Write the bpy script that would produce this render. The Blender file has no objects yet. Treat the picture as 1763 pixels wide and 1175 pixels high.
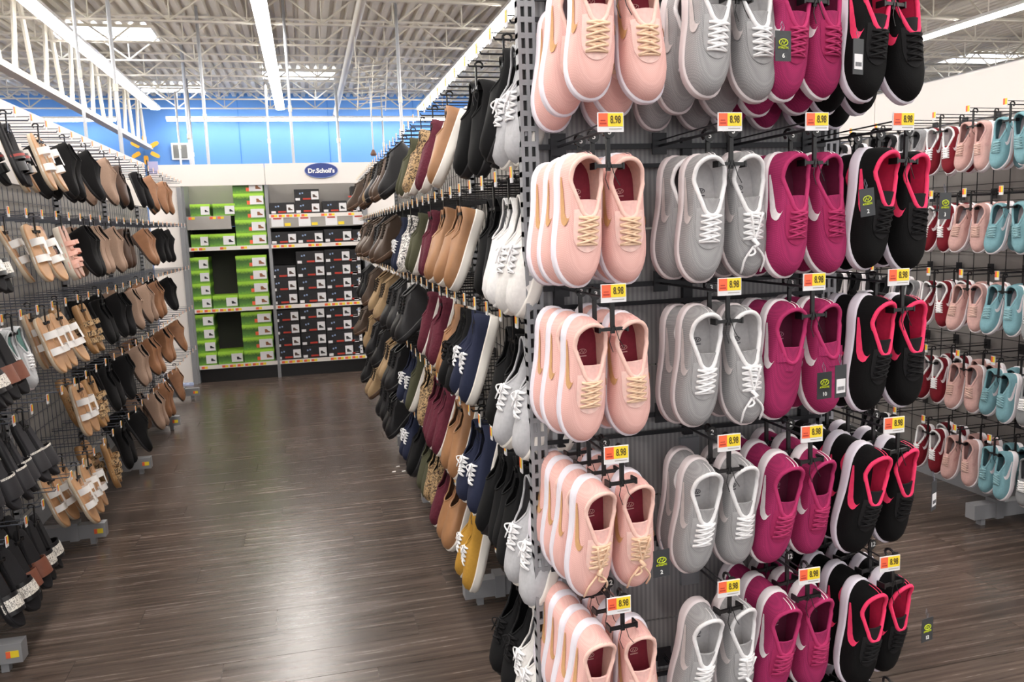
import bpy, math, random
from mathutils import Vector, Matrix
from mathutils.bvhtree import BVHTree
random.seed(7)
PI = math.pi
sc = bpy.context.scene
COL = sc.collection

# ------------------------------------------------------------------ camera, world, exposure
CAM_H = 1.47
F_PX = 1400.0
YAW, PITCH, ROLL = -0.241995578, 0.13827493, 0.035
def cam_vec(x, y, f):                                   # camera (right, up, forward) -> world
    c, s = math.cos(ROLL), math.sin(ROLL)
    x, y = c*x + s*y, -s*x + c*y
    fw = f*math.cos(PITCH) + y*math.sin(PITCH)
    up = -f*math.sin(PITCH) + y*math.cos(PITCH)
    return Vector((x*math.cos(YAW) - fw*math.sin(YAW), x*math.sin(YAW) + fw*math.cos(YAW), up))
R_, U_, Fw_ = cam_vec(1, 0, 0), cam_vec(0, 1, 0), cam_vec(0, 0, 1)
cd = bpy.data.cameras.new('camera'); cam = bpy.data.objects.new('camera', cd); COL.objects.link(cam)
cd.sensor_width = 36.0; cd.lens = 36.0*F_PX/1763.0; cd.clip_end = 200; cd.clip_start = 0.05
cam.matrix_world = Matrix(((R_.x, U_.x, -Fw_.x, 0), (R_.y, U_.y, -Fw_.y, 0), (R_.z, U_.z, -Fw_.z, CAM_H), (0, 0, 0, 1)))
cd.dof.use_dof = True; cd.dof.focus_distance = 1.6; cd.dof.aperture_fstop = 22
sc.camera = cam
def px_at_y(px, py, Y):                                 # measurement helper: point of the photo at depth Y
    r = cam_vec(px - 881.5, 587.5 - py, F_PX); r = r*(Y/r.y); return Vector((r.x, Y, r.z + CAM_H))
w = bpy.data.worlds.new('world'); sc.world = w; w.use_nodes = True
w.node_tree.nodes['Background'].inputs[0].default_value = (1.0, 0.995, 0.985, 1)
w.node_tree.nodes['Background'].inputs[1].default_value = 1.15
LAMP = 30.0
sc.view_settings.view_transform = 'Standard'; sc.view_settings.look = 'None'
sc.view_settings.exposure = 0.25; sc.view_settings.gamma = 1.0
sc.view_settings.use_curve_mapping = False

# ------------------------------------------------------------------ materials
def lin(h):
    h = h.lstrip('#'); v = [int(h[i:i+2], 16)/255 for i in (0, 2, 4)]
    return tuple(c/12.92 if c <= .04045 else ((c+.055)/1.055)**2.4 for c in v) + (1,)
MATS = {}
def mat(name, hexc, rough=.6, metal=0, var=0.0, scale=30, bump=0.0, bscale=400, kind=None, hex2=None, emit=0, coat=0, spec=.5):
    if name in MATS: return MATS[name]
    m = bpy.data.materials.new(name); m.use_nodes = True; nt = m.node_tree; b = nt.nodes['Principled BSDF']
    c = lin(hexc); b.inputs['Base Color'].default_value = c; b.inputs['Roughness'].default_value = rough
    b.inputs['Metallic'].default_value = metal; b.inputs['Specular IOR Level'].default_value = spec
    if coat: b.inputs['Coat Weight'].default_value = coat; b.inputs['Coat Roughness'].default_value = .15
    tc = nt.nodes.new('ShaderNodeTexCoord')
    if emit:
        b.inputs['Emission Color'].default_value = c; b.inputs['Emission Strength'].default_value = emit
    if kind == 'knit':                                   # small diamond mesh fabric
        mp = nt.nodes.new('ShaderNodeMapping'); mp.inputs['Rotation'].default_value = (0, 0, PI/4)
        mp.inputs['Scale'].default_value = (bscale, bscale, bscale)
        nt.links.new(tc.outputs['Object'], mp.inputs[0])
        v = nt.nodes.new('ShaderNodeTexVoronoi'); v.inputs['Scale'].default_value = 1; v.inputs['Randomness'].default_value = 0.0
        nt.links.new(mp.outputs[0], v.inputs['Vector'])
        rp = nt.nodes.new('ShaderNodeMapRange'); rp.inputs[1].default_value = .1; rp.inputs[2].default_value = .6
        nt.links.new(v.outputs['Distance'], rp.inputs[0])
        mx = nt.nodes.new('ShaderNodeMixRGB'); mx.inputs[1].default_value = c; mx.inputs[2].default_value = lin(hex2)
        nt.links.new(rp.outputs[0], mx.inputs[0]); nt.links.new(mx.outputs[0], b.inputs['Base Color'])
        bp = nt.nodes.new('ShaderNodeBump'); bp.inputs['Strength'].default_value = .25; bp.inputs['Distance'].default_value = .001
        bp.invert = True
        nt.links.new(v.outputs['Distance'], bp.inputs['Height']); nt.links.new(bp.outputs[0], b.inputs['Normal'])
    elif kind == 'spots':                                # animal print
        v = nt.nodes.new('ShaderNodeTexVoronoi'); v.inputs['Scale'].default_value = scale
        nt.links.new(tc.outputs['Object'], v.inputs['Vector'])
        n = nt.nodes.new('ShaderNodeTexNoise'); n.inputs['Scale'].default_value = scale*2.2
        nt.links.new(tc.outputs['Object'], n.inputs['Vector'])
        ad = nt.nodes.new('ShaderNodeMath'); ad.operation = 'ADD'
        nt.links.new(v.outputs['Distance'], ad.inputs[0]); nt.links.new(n.outputs[0], ad.inputs[1])
        rp = nt.nodes.new('ShaderNodeValToRGB'); rp.color_ramp.interpolation = 'CONSTANT'
        e = rp.color_ramp.elements; e[0].color = lin(hexc); e[0].position = 0
        e[1].color = lin(hex2); e[1].position = .74
        e3 = e.new(.98); e3.color = lin(hexc)
        nt.links.new(ad.outputs[0], rp.inputs[0]); nt.links.new(rp.outputs[0], b.inputs['Base Color'])
    elif kind == 'glitter':
        v = nt.nodes.new('ShaderNodeTexVoronoi'); v.inputs['Scale'].default_value = scale
        nt.links.new(tc.outputs['Object'], v.inputs['Vector'])
        rp = nt.nodes.new('ShaderNodeValToRGB'); e = rp.color_ramp.elements
        e[0].color = lin(hexc); e[0].position = .2; e[1].color = lin(hex2); e[1].position = .55
        sp = nt.nodes.new('ShaderNodeSeparateColor'); nt.links.new(v.outputs['Color'], sp.inputs[0])
        nt.links.new(sp.outputs[0], rp.inputs[0]); nt.links.new(rp.outputs[0], b.inputs['Base Color'])
    else:
        if var:
            n = nt.nodes.new('ShaderNodeTexNoise'); n.inputs['Scale'].default_value = scale; n.inputs['Detail'].default_value = 4
            nt.links.new(tc.outputs['Object'], n.inputs['Vector'])
            rp = nt.nodes.new('ShaderNodeValToRGB'); e = rp.color_ramp.elements
            e[0].position = .3; e[1].position = .7
            e[0].color = tuple(x*(1-var) for x in c[:3]) + (1,); e[1].color = tuple(min(1, x*(1+var)) for x in c[:3]) + (1,)
            nt.links.new(n.outputs[0], rp.inputs[0]); nt.links.new(rp.outputs[0], b.inputs['Base Color'])
        if bump:
            n2 = nt.nodes.new('ShaderNodeTexNoise' if kind != 'quilt' else 'ShaderNodeTexVoronoi'); n2.inputs['Scale'].default_value = bscale
            nt.links.new(tc.outputs['Object'], n2.inputs['Vector'])
            bp = nt.nodes.new('ShaderNodeBump'); bp.inputs['Strength'].default_value = bump; bp.inputs['Distance'].default_value = .002
            nt.links.new(n2.outputs[0], bp.inputs['Height']); nt.links.new(bp.outputs[0], b.inputs['Normal'])
    MATS[name] = m; return m

M_WHITE = mat('white_panel', '#E9E3DF', .5)
M_GREYP = mat('grey_painted_steel', '#8E8F93', .45, var=.05, scale=3)
M_MIDG = mat('mid_grey_panel', '#A09C98', .6, var=.04, scale=4)
M_DGREY = mat('dark_grey_steel', '#55565C', .45)
M_WIRE = mat('wire_metal', '#6F7480', .35, metal=.6)
M_WIREB = mat('dark_wire_metal', '#26262A', .4, metal=.3)
M_BLKP = mat('black_plastic', '#141315', .35)
M_RODW = mat('white_truss_paint', '#DDD8CC', .6, var=.05, scale=1)
M_ORNG = mat('tag_orange', '#F26A44', .5)
M_YEL = mat('tag_yellow', '#F5D834', .5)
M_CARD = mat('tag_card', '#E6E5E8', .35)
M_INK = mat('tag_ink', '#5B4B1E', .6)
M_INKR = mat('tag_red_ink', '#B93B2C', .6)
M_CHIPW = mat('chip_white', '#E8E8E8', .6)
M_LIME = mat('lime_print', '#C8D631', .5)
M_HTAG = mat('black_hang_tag', '#34363A', .5)

# ------------------------------------------------------------------ mesh helpers
class MB:
    def __init__(s): s.v = []; s.f = []; s.mi = []
    def add(s, vs, fs, mi=0):
        o = len(s.v); s.v += [tuple(p) for p in vs]; s.f += [tuple(i+o for i in f) for f in fs]; s.mi += [mi]*len(fs); return s
    def box(s, x0, x1, y0, y1, z0, z1, mi=0):
        return s.add([(x0,y0,z0),(x1,y0,z0),(x1,y1,z0),(x0,y1,z0),(x0,y0,z1),(x1,y0,z1),(x1,y1,z1),(x0,y1,z1)],
              [(0,3,2,1),(4,5,6,7),(0,1,5,4),(1,2,6,5),(2,3,7,6),(3,0,4,7)], mi)
    def tube(s, pts, r, n=6, closed=False, caps=True, mi=0):
        pts = [Vector(p) for p in pts]; N = len(pts); rs = r if isinstance(r, (list, tuple)) else [r]*N
        o = []; up = None
        for i, p in enumerate(pts):
            a = pts[(i-1) % N] if closed or i else p; b = pts[(i+1) % N] if closed or i < N-1 else p
            t = (b-a).normalized() if (b-a).length > 1e-9 else Vector((0,0,1))
            if up is None:
                up = t.orthogonal().normalized()
            up = (up - t*up.dot(t)); up = up.normalized() if up.length > 1e-6 else t.orthogonal().normalized()
            w_ = t.cross(up)
            for k in range(n):
                an = 2*PI*k/n; o.append(p + (up*math.cos(an) + w_*math.sin(an))*rs[i])
        fs = []
        for i in range(N if closed else N-1):
            j = (i+1) % N
            for k in range(n):
                k2 = (k+1) % n; fs.append((i*n+k, i*n+k2, j*n+k2, j*n+k))
        if not closed and caps:
            fs.append(tuple(range(n))[::-1]); fs.append(tuple((N-1)*n+k for k in range(n)))
        return s.add(o, fs, mi)
    def beam(s, a, b, w_, h, mi=0):                      # square bar between two points
        return s.tube([a, b], max(w_, h)*.7, 4, mi=mi)
    def grid(s, P, closed_u=False, flip=False, mi=0):     # P[i][j]
        nu, nv = len(P), len(P[0]); vs = [p for row in P for p in row]; fs = []
        for i in range(nu if closed_u else nu-1):
            i2 = (i+1) % nu
            for j in range(nv-1):
                q = (i*nv+j, i2*nv+j, i2*nv+j+1, i*nv+j+1); fs.append(q[::-1] if flip else q)
        return s.add(vs, fs, mi)
    def disc(s, c, rx, rz, n=16, axis='y', th=.002, mi=0):
        a = []; b = []
        for k in range(n):
            an = 2*PI*k/n; u, v_ = rx*math.cos(an), rz*math.sin(an)
            if axis == 'y': a.append((c[0]+u, c[1]-th/2, c[2]+v_)); b.append((c[0]+u, c[1]+th/2, c[2]+v_))
            else: a.append((c[0]+u, c[1]+v_, c[2]+th/2)); b.append((c[0]+u, c[1]+v_, c[2]-th/2))
        fs = [tuple(range(n)), tuple(range(2*n-1, n-1, -1))] + [(k, n+k, n+(k+1) % n, (k+1) % n) for k in range(n)]
        return s.add(a+b, fs, mi)
    def mesh(s, name, mats, smooth=False):
        me = bpy.data.meshes.new(name); me.from_pydata(s.v, [], s.f)
        for m in (mats if isinstance(mats, (list, tuple)) else [mats]): me.materials.append(m)
        if any(s.mi): me.polygons.foreach_set('material_index', s.mi)
        if smooth: me.polygons.foreach_set('use_smooth', [True]*len(s.f))
        me.update(); return me
ZERO = Matrix.Identity(4)
def ob(name, me, parent=None, M=None, label=None):
    o = bpy.data.objects.new(name, me); COL.objects.link(o)
    if parent: o.parent = parent
    if M is not None: o.matrix_local = M
    if label: o['label'] = label
    return o
def empty(name, loc=(0,0,0), rz=0):
    o = bpy.data.objects.new(name, None); COL.objects.link(o); o.empty_display_size = .02
    o.matrix_local = Matrix.Translation(loc) @ Matrix.Rotation(rz, 4, 'Z'); return o
def tag(o, label, cat, group=None):
    o['label'] = label; o['category'] = cat
    if group: o['group'] = group
    return o
def struct(o): o['kind'] = 'structure'; return o
TXT = {}
def text_mesh(s, size, m, depth=.0006):
    k = (s, size, m.name)
    if k in TXT: return TXT[k]
    c = bpy.data.curves.new('lettering', 'FONT'); c.body = s; c.size = size; c.extrude = depth; c.resolution_u = 3
    c.align_x = 'CENTER'; c.align_y = 'CENTER'; c.offset = size*(.035 if s[0] == 'D' else .015)
    o = bpy.data.objects.new('lettering', c); COL.objects.link(o)
    dg = bpy.context.evaluated_depsgraph_get(); me = bpy.data.meshes.new_from_object(o.evaluated_get(dg))
    bpy.data.objects.remove(o); me.materials.clear(); me.materials.append(m); TXT[k] = me; me.name = 'lettering_mesh'
    return me
RX90 = Matrix.Rotation(PI/2, 4, 'X')                    # text plane XY -> faces -Y
def T(x, y, z): return Matrix.Translation((x, y, z))
ORD = ['nearest', 'second', 'third', 'fourth', 'fifth', 'sixth', 'seventh', 'eighth', 'ninth', 'tenth', 'eleventh', 'twelfth',
       'thirteenth', 'fourteenth', 'fifteenth', 'sixteenth', 'seventeenth', 'eighteenth', 'nineteenth', 'twentieth']
ORD += ['twenty-'+x for x in ('first','second','third','fourth','fifth','sixth','seventh','eighth','ninth')] + ['thirtieth'] + ['thirty-'+x for x in ('first','second','third','fourth','fifth','sixth','seventh','eighth','ninth')]+['fortieth']
ROWN = ['top', 'second', 'third', 'fourth', 'fifth', 'lowest']

# ------------------------------------------------------------------ the building
def floor_material(name, rand=True):
    m = bpy.data.materials.new(name); m.use_nodes = True; nt = m.node_tree; b = nt.nodes['Principled BSDF']
    tc = nt.nodes.new('ShaderNodeTexCoord'); oi = nt.nodes.new('ShaderNodeObjectInfo')
    ad = nt.nodes.new('ShaderNodeVectorMath'); ad.operation = 'MULTIPLY_ADD'
    ge = nt.nodes.new('ShaderNodeNewGeometry')
    ad.inputs[1].default_value = (1, 1, 1)
    cb = nt.nodes.new('ShaderNodeCombineXYZ'); ml = nt.nodes.new('ShaderNodeMath'); ml.operation = 'MULTIPLY'; ml.inputs[1].default_value = 37.0
    nt.links.new(oi.outputs['Random'], ml.inputs[0]); nt.links.new(ml.outputs[0], cb.inputs[0]); nt.links.new(ml.outputs[0], cb.inputs[1])
    nt.links.new(ge.outputs['Position'], ad.inputs[0]); nt.links.new(cb.outputs[0], ad.inputs[2])
    mp = nt.nodes.new('ShaderNodeMapping'); mp.inputs['Scale'].default_value = (1.1, 26, 1)
    nt.links.new(ad.outputs[0], mp.inputs[0])
    n = nt.nodes.new('ShaderNodeTexNoise'); n.inputs['Scale'].default_value = 1.6; n.inputs['Detail'].default_value = 8; n.inputs['Roughness'].default_value = .62
    nt.links.new(mp.outputs[0], n.inputs['Vector'])
    rp = nt.nodes.new('ShaderNodeValToRGB'); e = rp.color_ramp.elements
    e[0].position = .28; e[0].color = lin('#372C27'); e[1].position = .72; e[1].color = lin('#71625A')
    e2 = e.new(.5); e2.color = lin('#51453E')
    nt.links.new(n.outputs[0], rp.inputs[0])
    mx = nt.nodes.new('ShaderNodeHueSaturation'); nt.links.new(rp.outputs[0], mx.inputs['Color'])
    mr = nt.nodes.new('ShaderNodeMapRange'); mr.inputs[3].default_value = .82; mr.inputs[4].default_value = 1.18
    nt.links.new(oi.outputs['Random'], mr.inputs[0]); nt.links.new(mr.outputs[0], mx.inputs['Value'])
    nt.links.new(mx.outputs[0], b.inputs['Base Color'])
    b.inputs['Roughness'].default_value = .36; b.inputs['Specular IOR Level'].default_value = .7
    r2 = nt.nodes.new('ShaderNodeMapRange'); r2.inputs[3].default_value = .17; r2.inputs[4].default_value = .34
    nt.links.new(n.outputs[0], r2.inputs[0]); nt.links.new(r2.outputs[0], b.inputs['Roughness'])
    bp = nt.nodes.new('ShaderNodeBump'); bp.inputs['Strength'].default_value = .35; bp.inputs['Distance'].default_value = .002
    nt.links.new(n.outputs[0], bp.inputs['Height']); nt.links.new(bp.outputs[0], b.inputs['Normal'])
    return m
M_FLOOR = floor_material('wood_floor')
fl = struct(ob('floor', MB().box(-28, 42, -6, 27, -.1, -.004).mesh('floor', M_FLOOR)))
PW, PL = .185, 1.2
pm = MB().box(-PL/2+.001, PL/2-.001, -PW/2+.0008, PW/2-.0008, -.004, 0).mesh('plank', M_FLOOR)
row = 0; yy = .7
while yy < 9.2:
    off = (row*.43 % 1.0)*PL
    x0, x1 = (-1.9, 1.0) if yy > 4.6 else ((-1.9, 1.0) if yy < 2.0 else (-1.9, 3.6))
    x = x0 - off
    while x < x1:
        ob('floor_plank', pm, fl, T(x+PL/2, yy, 0)); x += PL
    yy += PW; row += 1

# roof deck: fluted steel, flutes run along the aisle
M_DECK = mat('roof_deck_paint', '#D6D0C4', .65, var=.05, scale=.6)
DZ = 5.6
b = MB(); x = -28.0; prof = []
while x < 42: prof += [(x, DZ), (x+.10, DZ), (x+.13, DZ+.09), (x+.19, DZ+.09)]; x += .22
vs = []
for (px_, pz) in prof: vs += [(px_, -6, pz), (px_, 26.4, pz)]
b.add(vs, [(2*i, 2*i+1, 2*i+3, 2*i+2) for i in range(len(prof)-1)])
ceil = struct(ob('ceiling', b.mesh('ceiling', M_DECK)))
ceil_top = ob('roof_board', MB().box(-28, 42, -6, 26.4, DZ+.12, DZ+.2).mesh('roof_board', M_DECK), ceil)
def joist(y, zb=5.1, zt=DZ-.03, x0=-28, x1=42):
    b = MB(); 
    for z in (zb, zt): b.box(x0, x1, y-.035, y+.035, z-.03, z)
    x = x0; up = True; st = .62
    while x < x1:
        a, c = ((x, y, zb), (x+st, y, zt)) if up else ((x, y, zt), (x+st, y, zb))
        b.tube([a, c], .018, 5, caps=False)
        if not up: b.tube([(x+st, y, zb), (x+st, y, zt)], .013, 5, caps=False)
        up = not up; x += st
    ob('roof_joist', b.mesh('roof_joist', M_RODW), ceil)
for k in range(13): joist(5.4 + k*1.62)
# long girder that runs away from the camera on the left
b = MB(); GX = -4.2
for z in (4.12, 5.42): b.box(GX-.09, GX+.09, 3, 25.9, z-.05, z+.05)
y = 3.2; k = 0
while y < 25.4:
    b.tube([(GX, y, 4.12), (GX-.02, y+.42, 5.42)], .045, 6); b.tube([(GX, y+1.0, 4.12), (GX+.02, y+.5, 5.42)], .045, 6)
    b.tube([(GX, y+.08, 4.12), (GX+.05, y+.1, 5.42)], .03, 6); y += 1.62
ob('roof_girder', b.mesh('roof_girder', M_RODW), ceil)
# skylights in the deck
M_SKY = mat('skylight_glow', '#E8F0FF', .4, emit=5.0)
for (x, y, w_, d) in [(-3.6, 18.2, 1.9, 1.1), (.1, 22.4, 1.8, 1.0), (-3.4, 24.6, 1.9, .9), (5.2, 14.0, 1.7, 1.0), (-12, 19, 1.8, 1.1), (9, 22, 1.8, 1), (18, 19, 1.8, 1.1), (-9.5, 12.5, 1.8, 1.1), (8, 9, 1.8, 1.0)]:
    s_ = ob('skylight', MB().box(x-w_/2, x+w_/2, y-d/2, y+d/2, DZ-.02, DZ-.01).mesh('skylight', M_SKY), ceil)
    f_ = MB(); t_ = .06
    f_.box(x-w_/2-t_, x+w_/2+t_, y-d/2-t_, y-d/2, DZ-.05, DZ); f_.box(x-w_/2-t_, x+w_/2+t_, y+d/2, y+d/2+t_, DZ-.05, DZ)
    f_.box(x-w_/2-t_, x-w_/2, y-d/2, y+d/2, DZ-.05, DZ); f_.box(x+w_/2, x+w_/2+t_, y-d/2, y+d/2, DZ-.05, DZ)
    ob('skylight_frame', f_.mesh('skylight_frame', M_RODW), s_)
# a round pipe under the roof
ob('roof_pipe', MB().tube([(1.05, 4, 5.0), (1.1, 25.8, 5.0)], .07, 10).mesh('roof_pipe', M_RODW, True), ceil)
# walls
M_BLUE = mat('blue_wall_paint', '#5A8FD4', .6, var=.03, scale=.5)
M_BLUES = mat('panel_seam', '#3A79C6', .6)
wb = struct(ob('wall_back', MB().box(-4.35, 42, 26, 26.2, 0, DZ+.1).mesh('wall_back', M_BLUE)))
b = MB()
for x in (-1.7, 0.9, 3.5, 6.1): b.box(x-.012, x+.012, 25.985, 26, 0, DZ)
ob('panel_seam', b.mesh('panel_seam', M_BLUES), wb)
struct(ob('wall_left', MB().box(-28, -27.8, -6, 26, 0, DZ+.1).mesh('wall_left', M_BLUE)))
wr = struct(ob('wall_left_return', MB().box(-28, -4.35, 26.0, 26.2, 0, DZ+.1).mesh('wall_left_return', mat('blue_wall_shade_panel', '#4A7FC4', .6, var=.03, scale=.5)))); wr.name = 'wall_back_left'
struct(ob('wall_right', MB().box(42, 42.2, -6, 26, 0, DZ+.1).mesh('wall_right', M_WHITE)))
# vent grille on the blue wall
vg = ob('wall_vent', MB().box(-3.62, -3.14, 25.9, 26, 3.78, 4.26).mesh('wall_vent', mat('vent_frame', '#E6E8EA', .5)))
tag(vg, 'square white-framed grey vent high on the blue back wall', 'vent')
b = MB(); b.box(-3.57, -3.19, 25.88, 25.9, 3.83, 4.21)
ob('vent_mesh', b.mesh('vent_mesh', mat('vent_grey', '#7C7D7C', .6)), vg)
b = MB()
for k in range(11): b.box(-3.57, -3.19, 25.865, 25.88, 3.84+k*.034, 3.85+k*.034)
ob('vent_louvre', b.mesh('vent_louvre', mat('vent_louvre_grey', '#8E8F8E', .5)), vg)
# six-ray emblem
em = empty('wall_emblem', (-4.3, 25.75, 4.06))
tag(em, 'yellow emblem of six short rays high on the blue wall, left of the vent', 'sign')
M_SPARK = mat('emblem_yellow', '#F3AE2C', .5)
for k in range(6):
    a = PI/2 + k*PI/3
    b = MB(); pts = []
    for (r, hw) in ((.17, .045), (.22, .06), (.36, .055), (.42, .03)):
        pts.append((r, hw))
    L_ = [(r, hw) for r, hw in pts] + [(r, -hw) for r, hw in pts[::-1]]
    vs = [(math.cos(a)*r - math.sin(a)*t, d, math.sin(a)*r + math.cos(a)*t) for d in (-.03, .03) for r, t in L_]
    n = 8; b.add(vs, [tuple(range(n)), tuple(range(2*n-1, n-1, -1))] + [(i, n+i, n+(i+1) % n, (i+1) % n) for i in range(n)])
    ob('emblem_ray', b.mesh('emblem_ray', M_SPARK), em)

# strip lights
M_TUBE = mat('strip_light_tube', '#FFFAF4', .5, emit=LAMP)
M_FIX = mat('strip_light_housing', '#F2EFEA', .5)
names = {-3.7: 'left of the aisle, beside the girder', -.45: 'directly over the aisle', 3.5: 'over the right-hand shoe rack', 7.9: 'to the right of the end display', 12.4: 'far right beyond the white-topped rack', -8: 'far left beyond the girder', 17: 'outermost on the right', -12.5: 'outermost on the left'}
for x in (-12.5, -8, -3.7, -.45, 3.5, 7.9, 12.4, 17):
    y1 = 24.3
    r_ = ob('strip_light', MB().box(x-.12, x+.12, -4, y1, 5.0, 5.06).mesh('strip_light', M_FIX))
    tag(r_, 'long continuous white strip light ' + names[x], 'light', 'ceiling strip lights')
    ob('light_tube', MB().box(x-.105, x+.105, -3.98, y1-.02, 4.965, 5.0).mesh('light_tube', M_TUBE), r_)
b = MB().box(-3.6, 14, 25.2, 25.34, 4.86, 4.92)
r_ = ob('strip_light', b.mesh('strip_light', M_FIX)); tag(r_, 'long white strip light running along the top of the blue back wall', 'light', 'ceiling strip lights')
ob('light_tube', MB().box(-3.58, 13.98, 25.22, 25.32, 4.80, 4.86).mesh('light_tube', M_TUBE), r_)
r_ = ob('strip_light', MB().box(-12, -4.9, 25.2, 25.34, 4.86, 4.92).mesh('strip_light', M_FIX)); tag(r_, 'white strip light along the blue wall left of the girder', 'light', 'ceiling strip lights')
ob('light_tube', MB().box(-11.98, -4.92, 25.22, 25.32, 4.80, 4.86).mesh('light_tube', M_TUBE), r_)
# drop pipes
M_CONDUIT = mat('conduit_grey', '#B9BCC2', .4, metal=.3)
for i, (px_, py_, Y, r, zb, zt) in enumerate([(143,180,12,.035,0,5.56),(206,220,13,.045,0,5.56),(308,240,21,.04,0,4.9),(326,240,19,.055,0,5.56),(330,240,23,.04,0,5.56),(356,240,16,.045,0,5.56),
        (463,240,20,.045,0,4.9),(503,240,15,.04,0,5.56),(583,240,20,.055,0,4.9),(660,240,21,.035,0,4.9),(692,225,14,.045,0,5.56)]):
    p = px_at_y(px_, py_, Y)
    r *= .62
    o = ob('drop_pipe', MB().tube([(p.x, Y, zb), (p.x, Y, zt)], r, 8).mesh('drop_pipe', M_CONDUIT, True))
    for zz in (2.6, 3.6): ob('coupling', MB().tube([(p.x, Y, zz), (p.x, Y, zz+.1)], r*1.35, 8).mesh('coupling', M_RODW), o)
    tag(o, 'thin grey vertical drop pipe, %s from the left in front of the blue back wall' % (['first'] + ORD[1:])[i], 'pipe', 'drop pipes before the blue wall')
p = px_at_y(643, 264, 20)
o = ob('pendant_sensor', MB().tube([(p.x, 20, 5.1), (p.x, 20, p.z+.05)], .02, 6).mesh('pendant_sensor', M_CONDUIT))
ob('sensor_head', MB().tube([(p.x, 20, p.z+.08), (p.x, 20, p.z-.02), (p.x, 20, p.z-.06)], [.03, .08, .06], 10).mesh('sensor_head', mat('sensor_brown', '#6B4B3C', .6)), o)
tag(o, 'thin rod with a small brown round head hanging before the blue wall', 'sensor')
p = px_at_y(612, 190, 16)
b = MB()
for k in range(9): b.tube([(p.x-.05, 15.2, p.z+k*.09-.1), (p.x+.48, 15.2, p.z+k*.09-.04)], .008, 4)
for u in (0, .25, .5): b.tube([(p.x+u-.02, 15.2, p.z-.12), (p.x+u+.06, 15.2, p.z+.75)], .01, 4)
b.tube([(p.x, 15.2, p.z+.6), (p.x, 15.2, 5.15)], .01, 4)
o = ob('hanging_wire_rack', b.mesh('hanging_wire_rack', M_RODW)); tag(o, 'white wire grid rack hanging below the roof joists above the right rack', 'rack')

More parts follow.
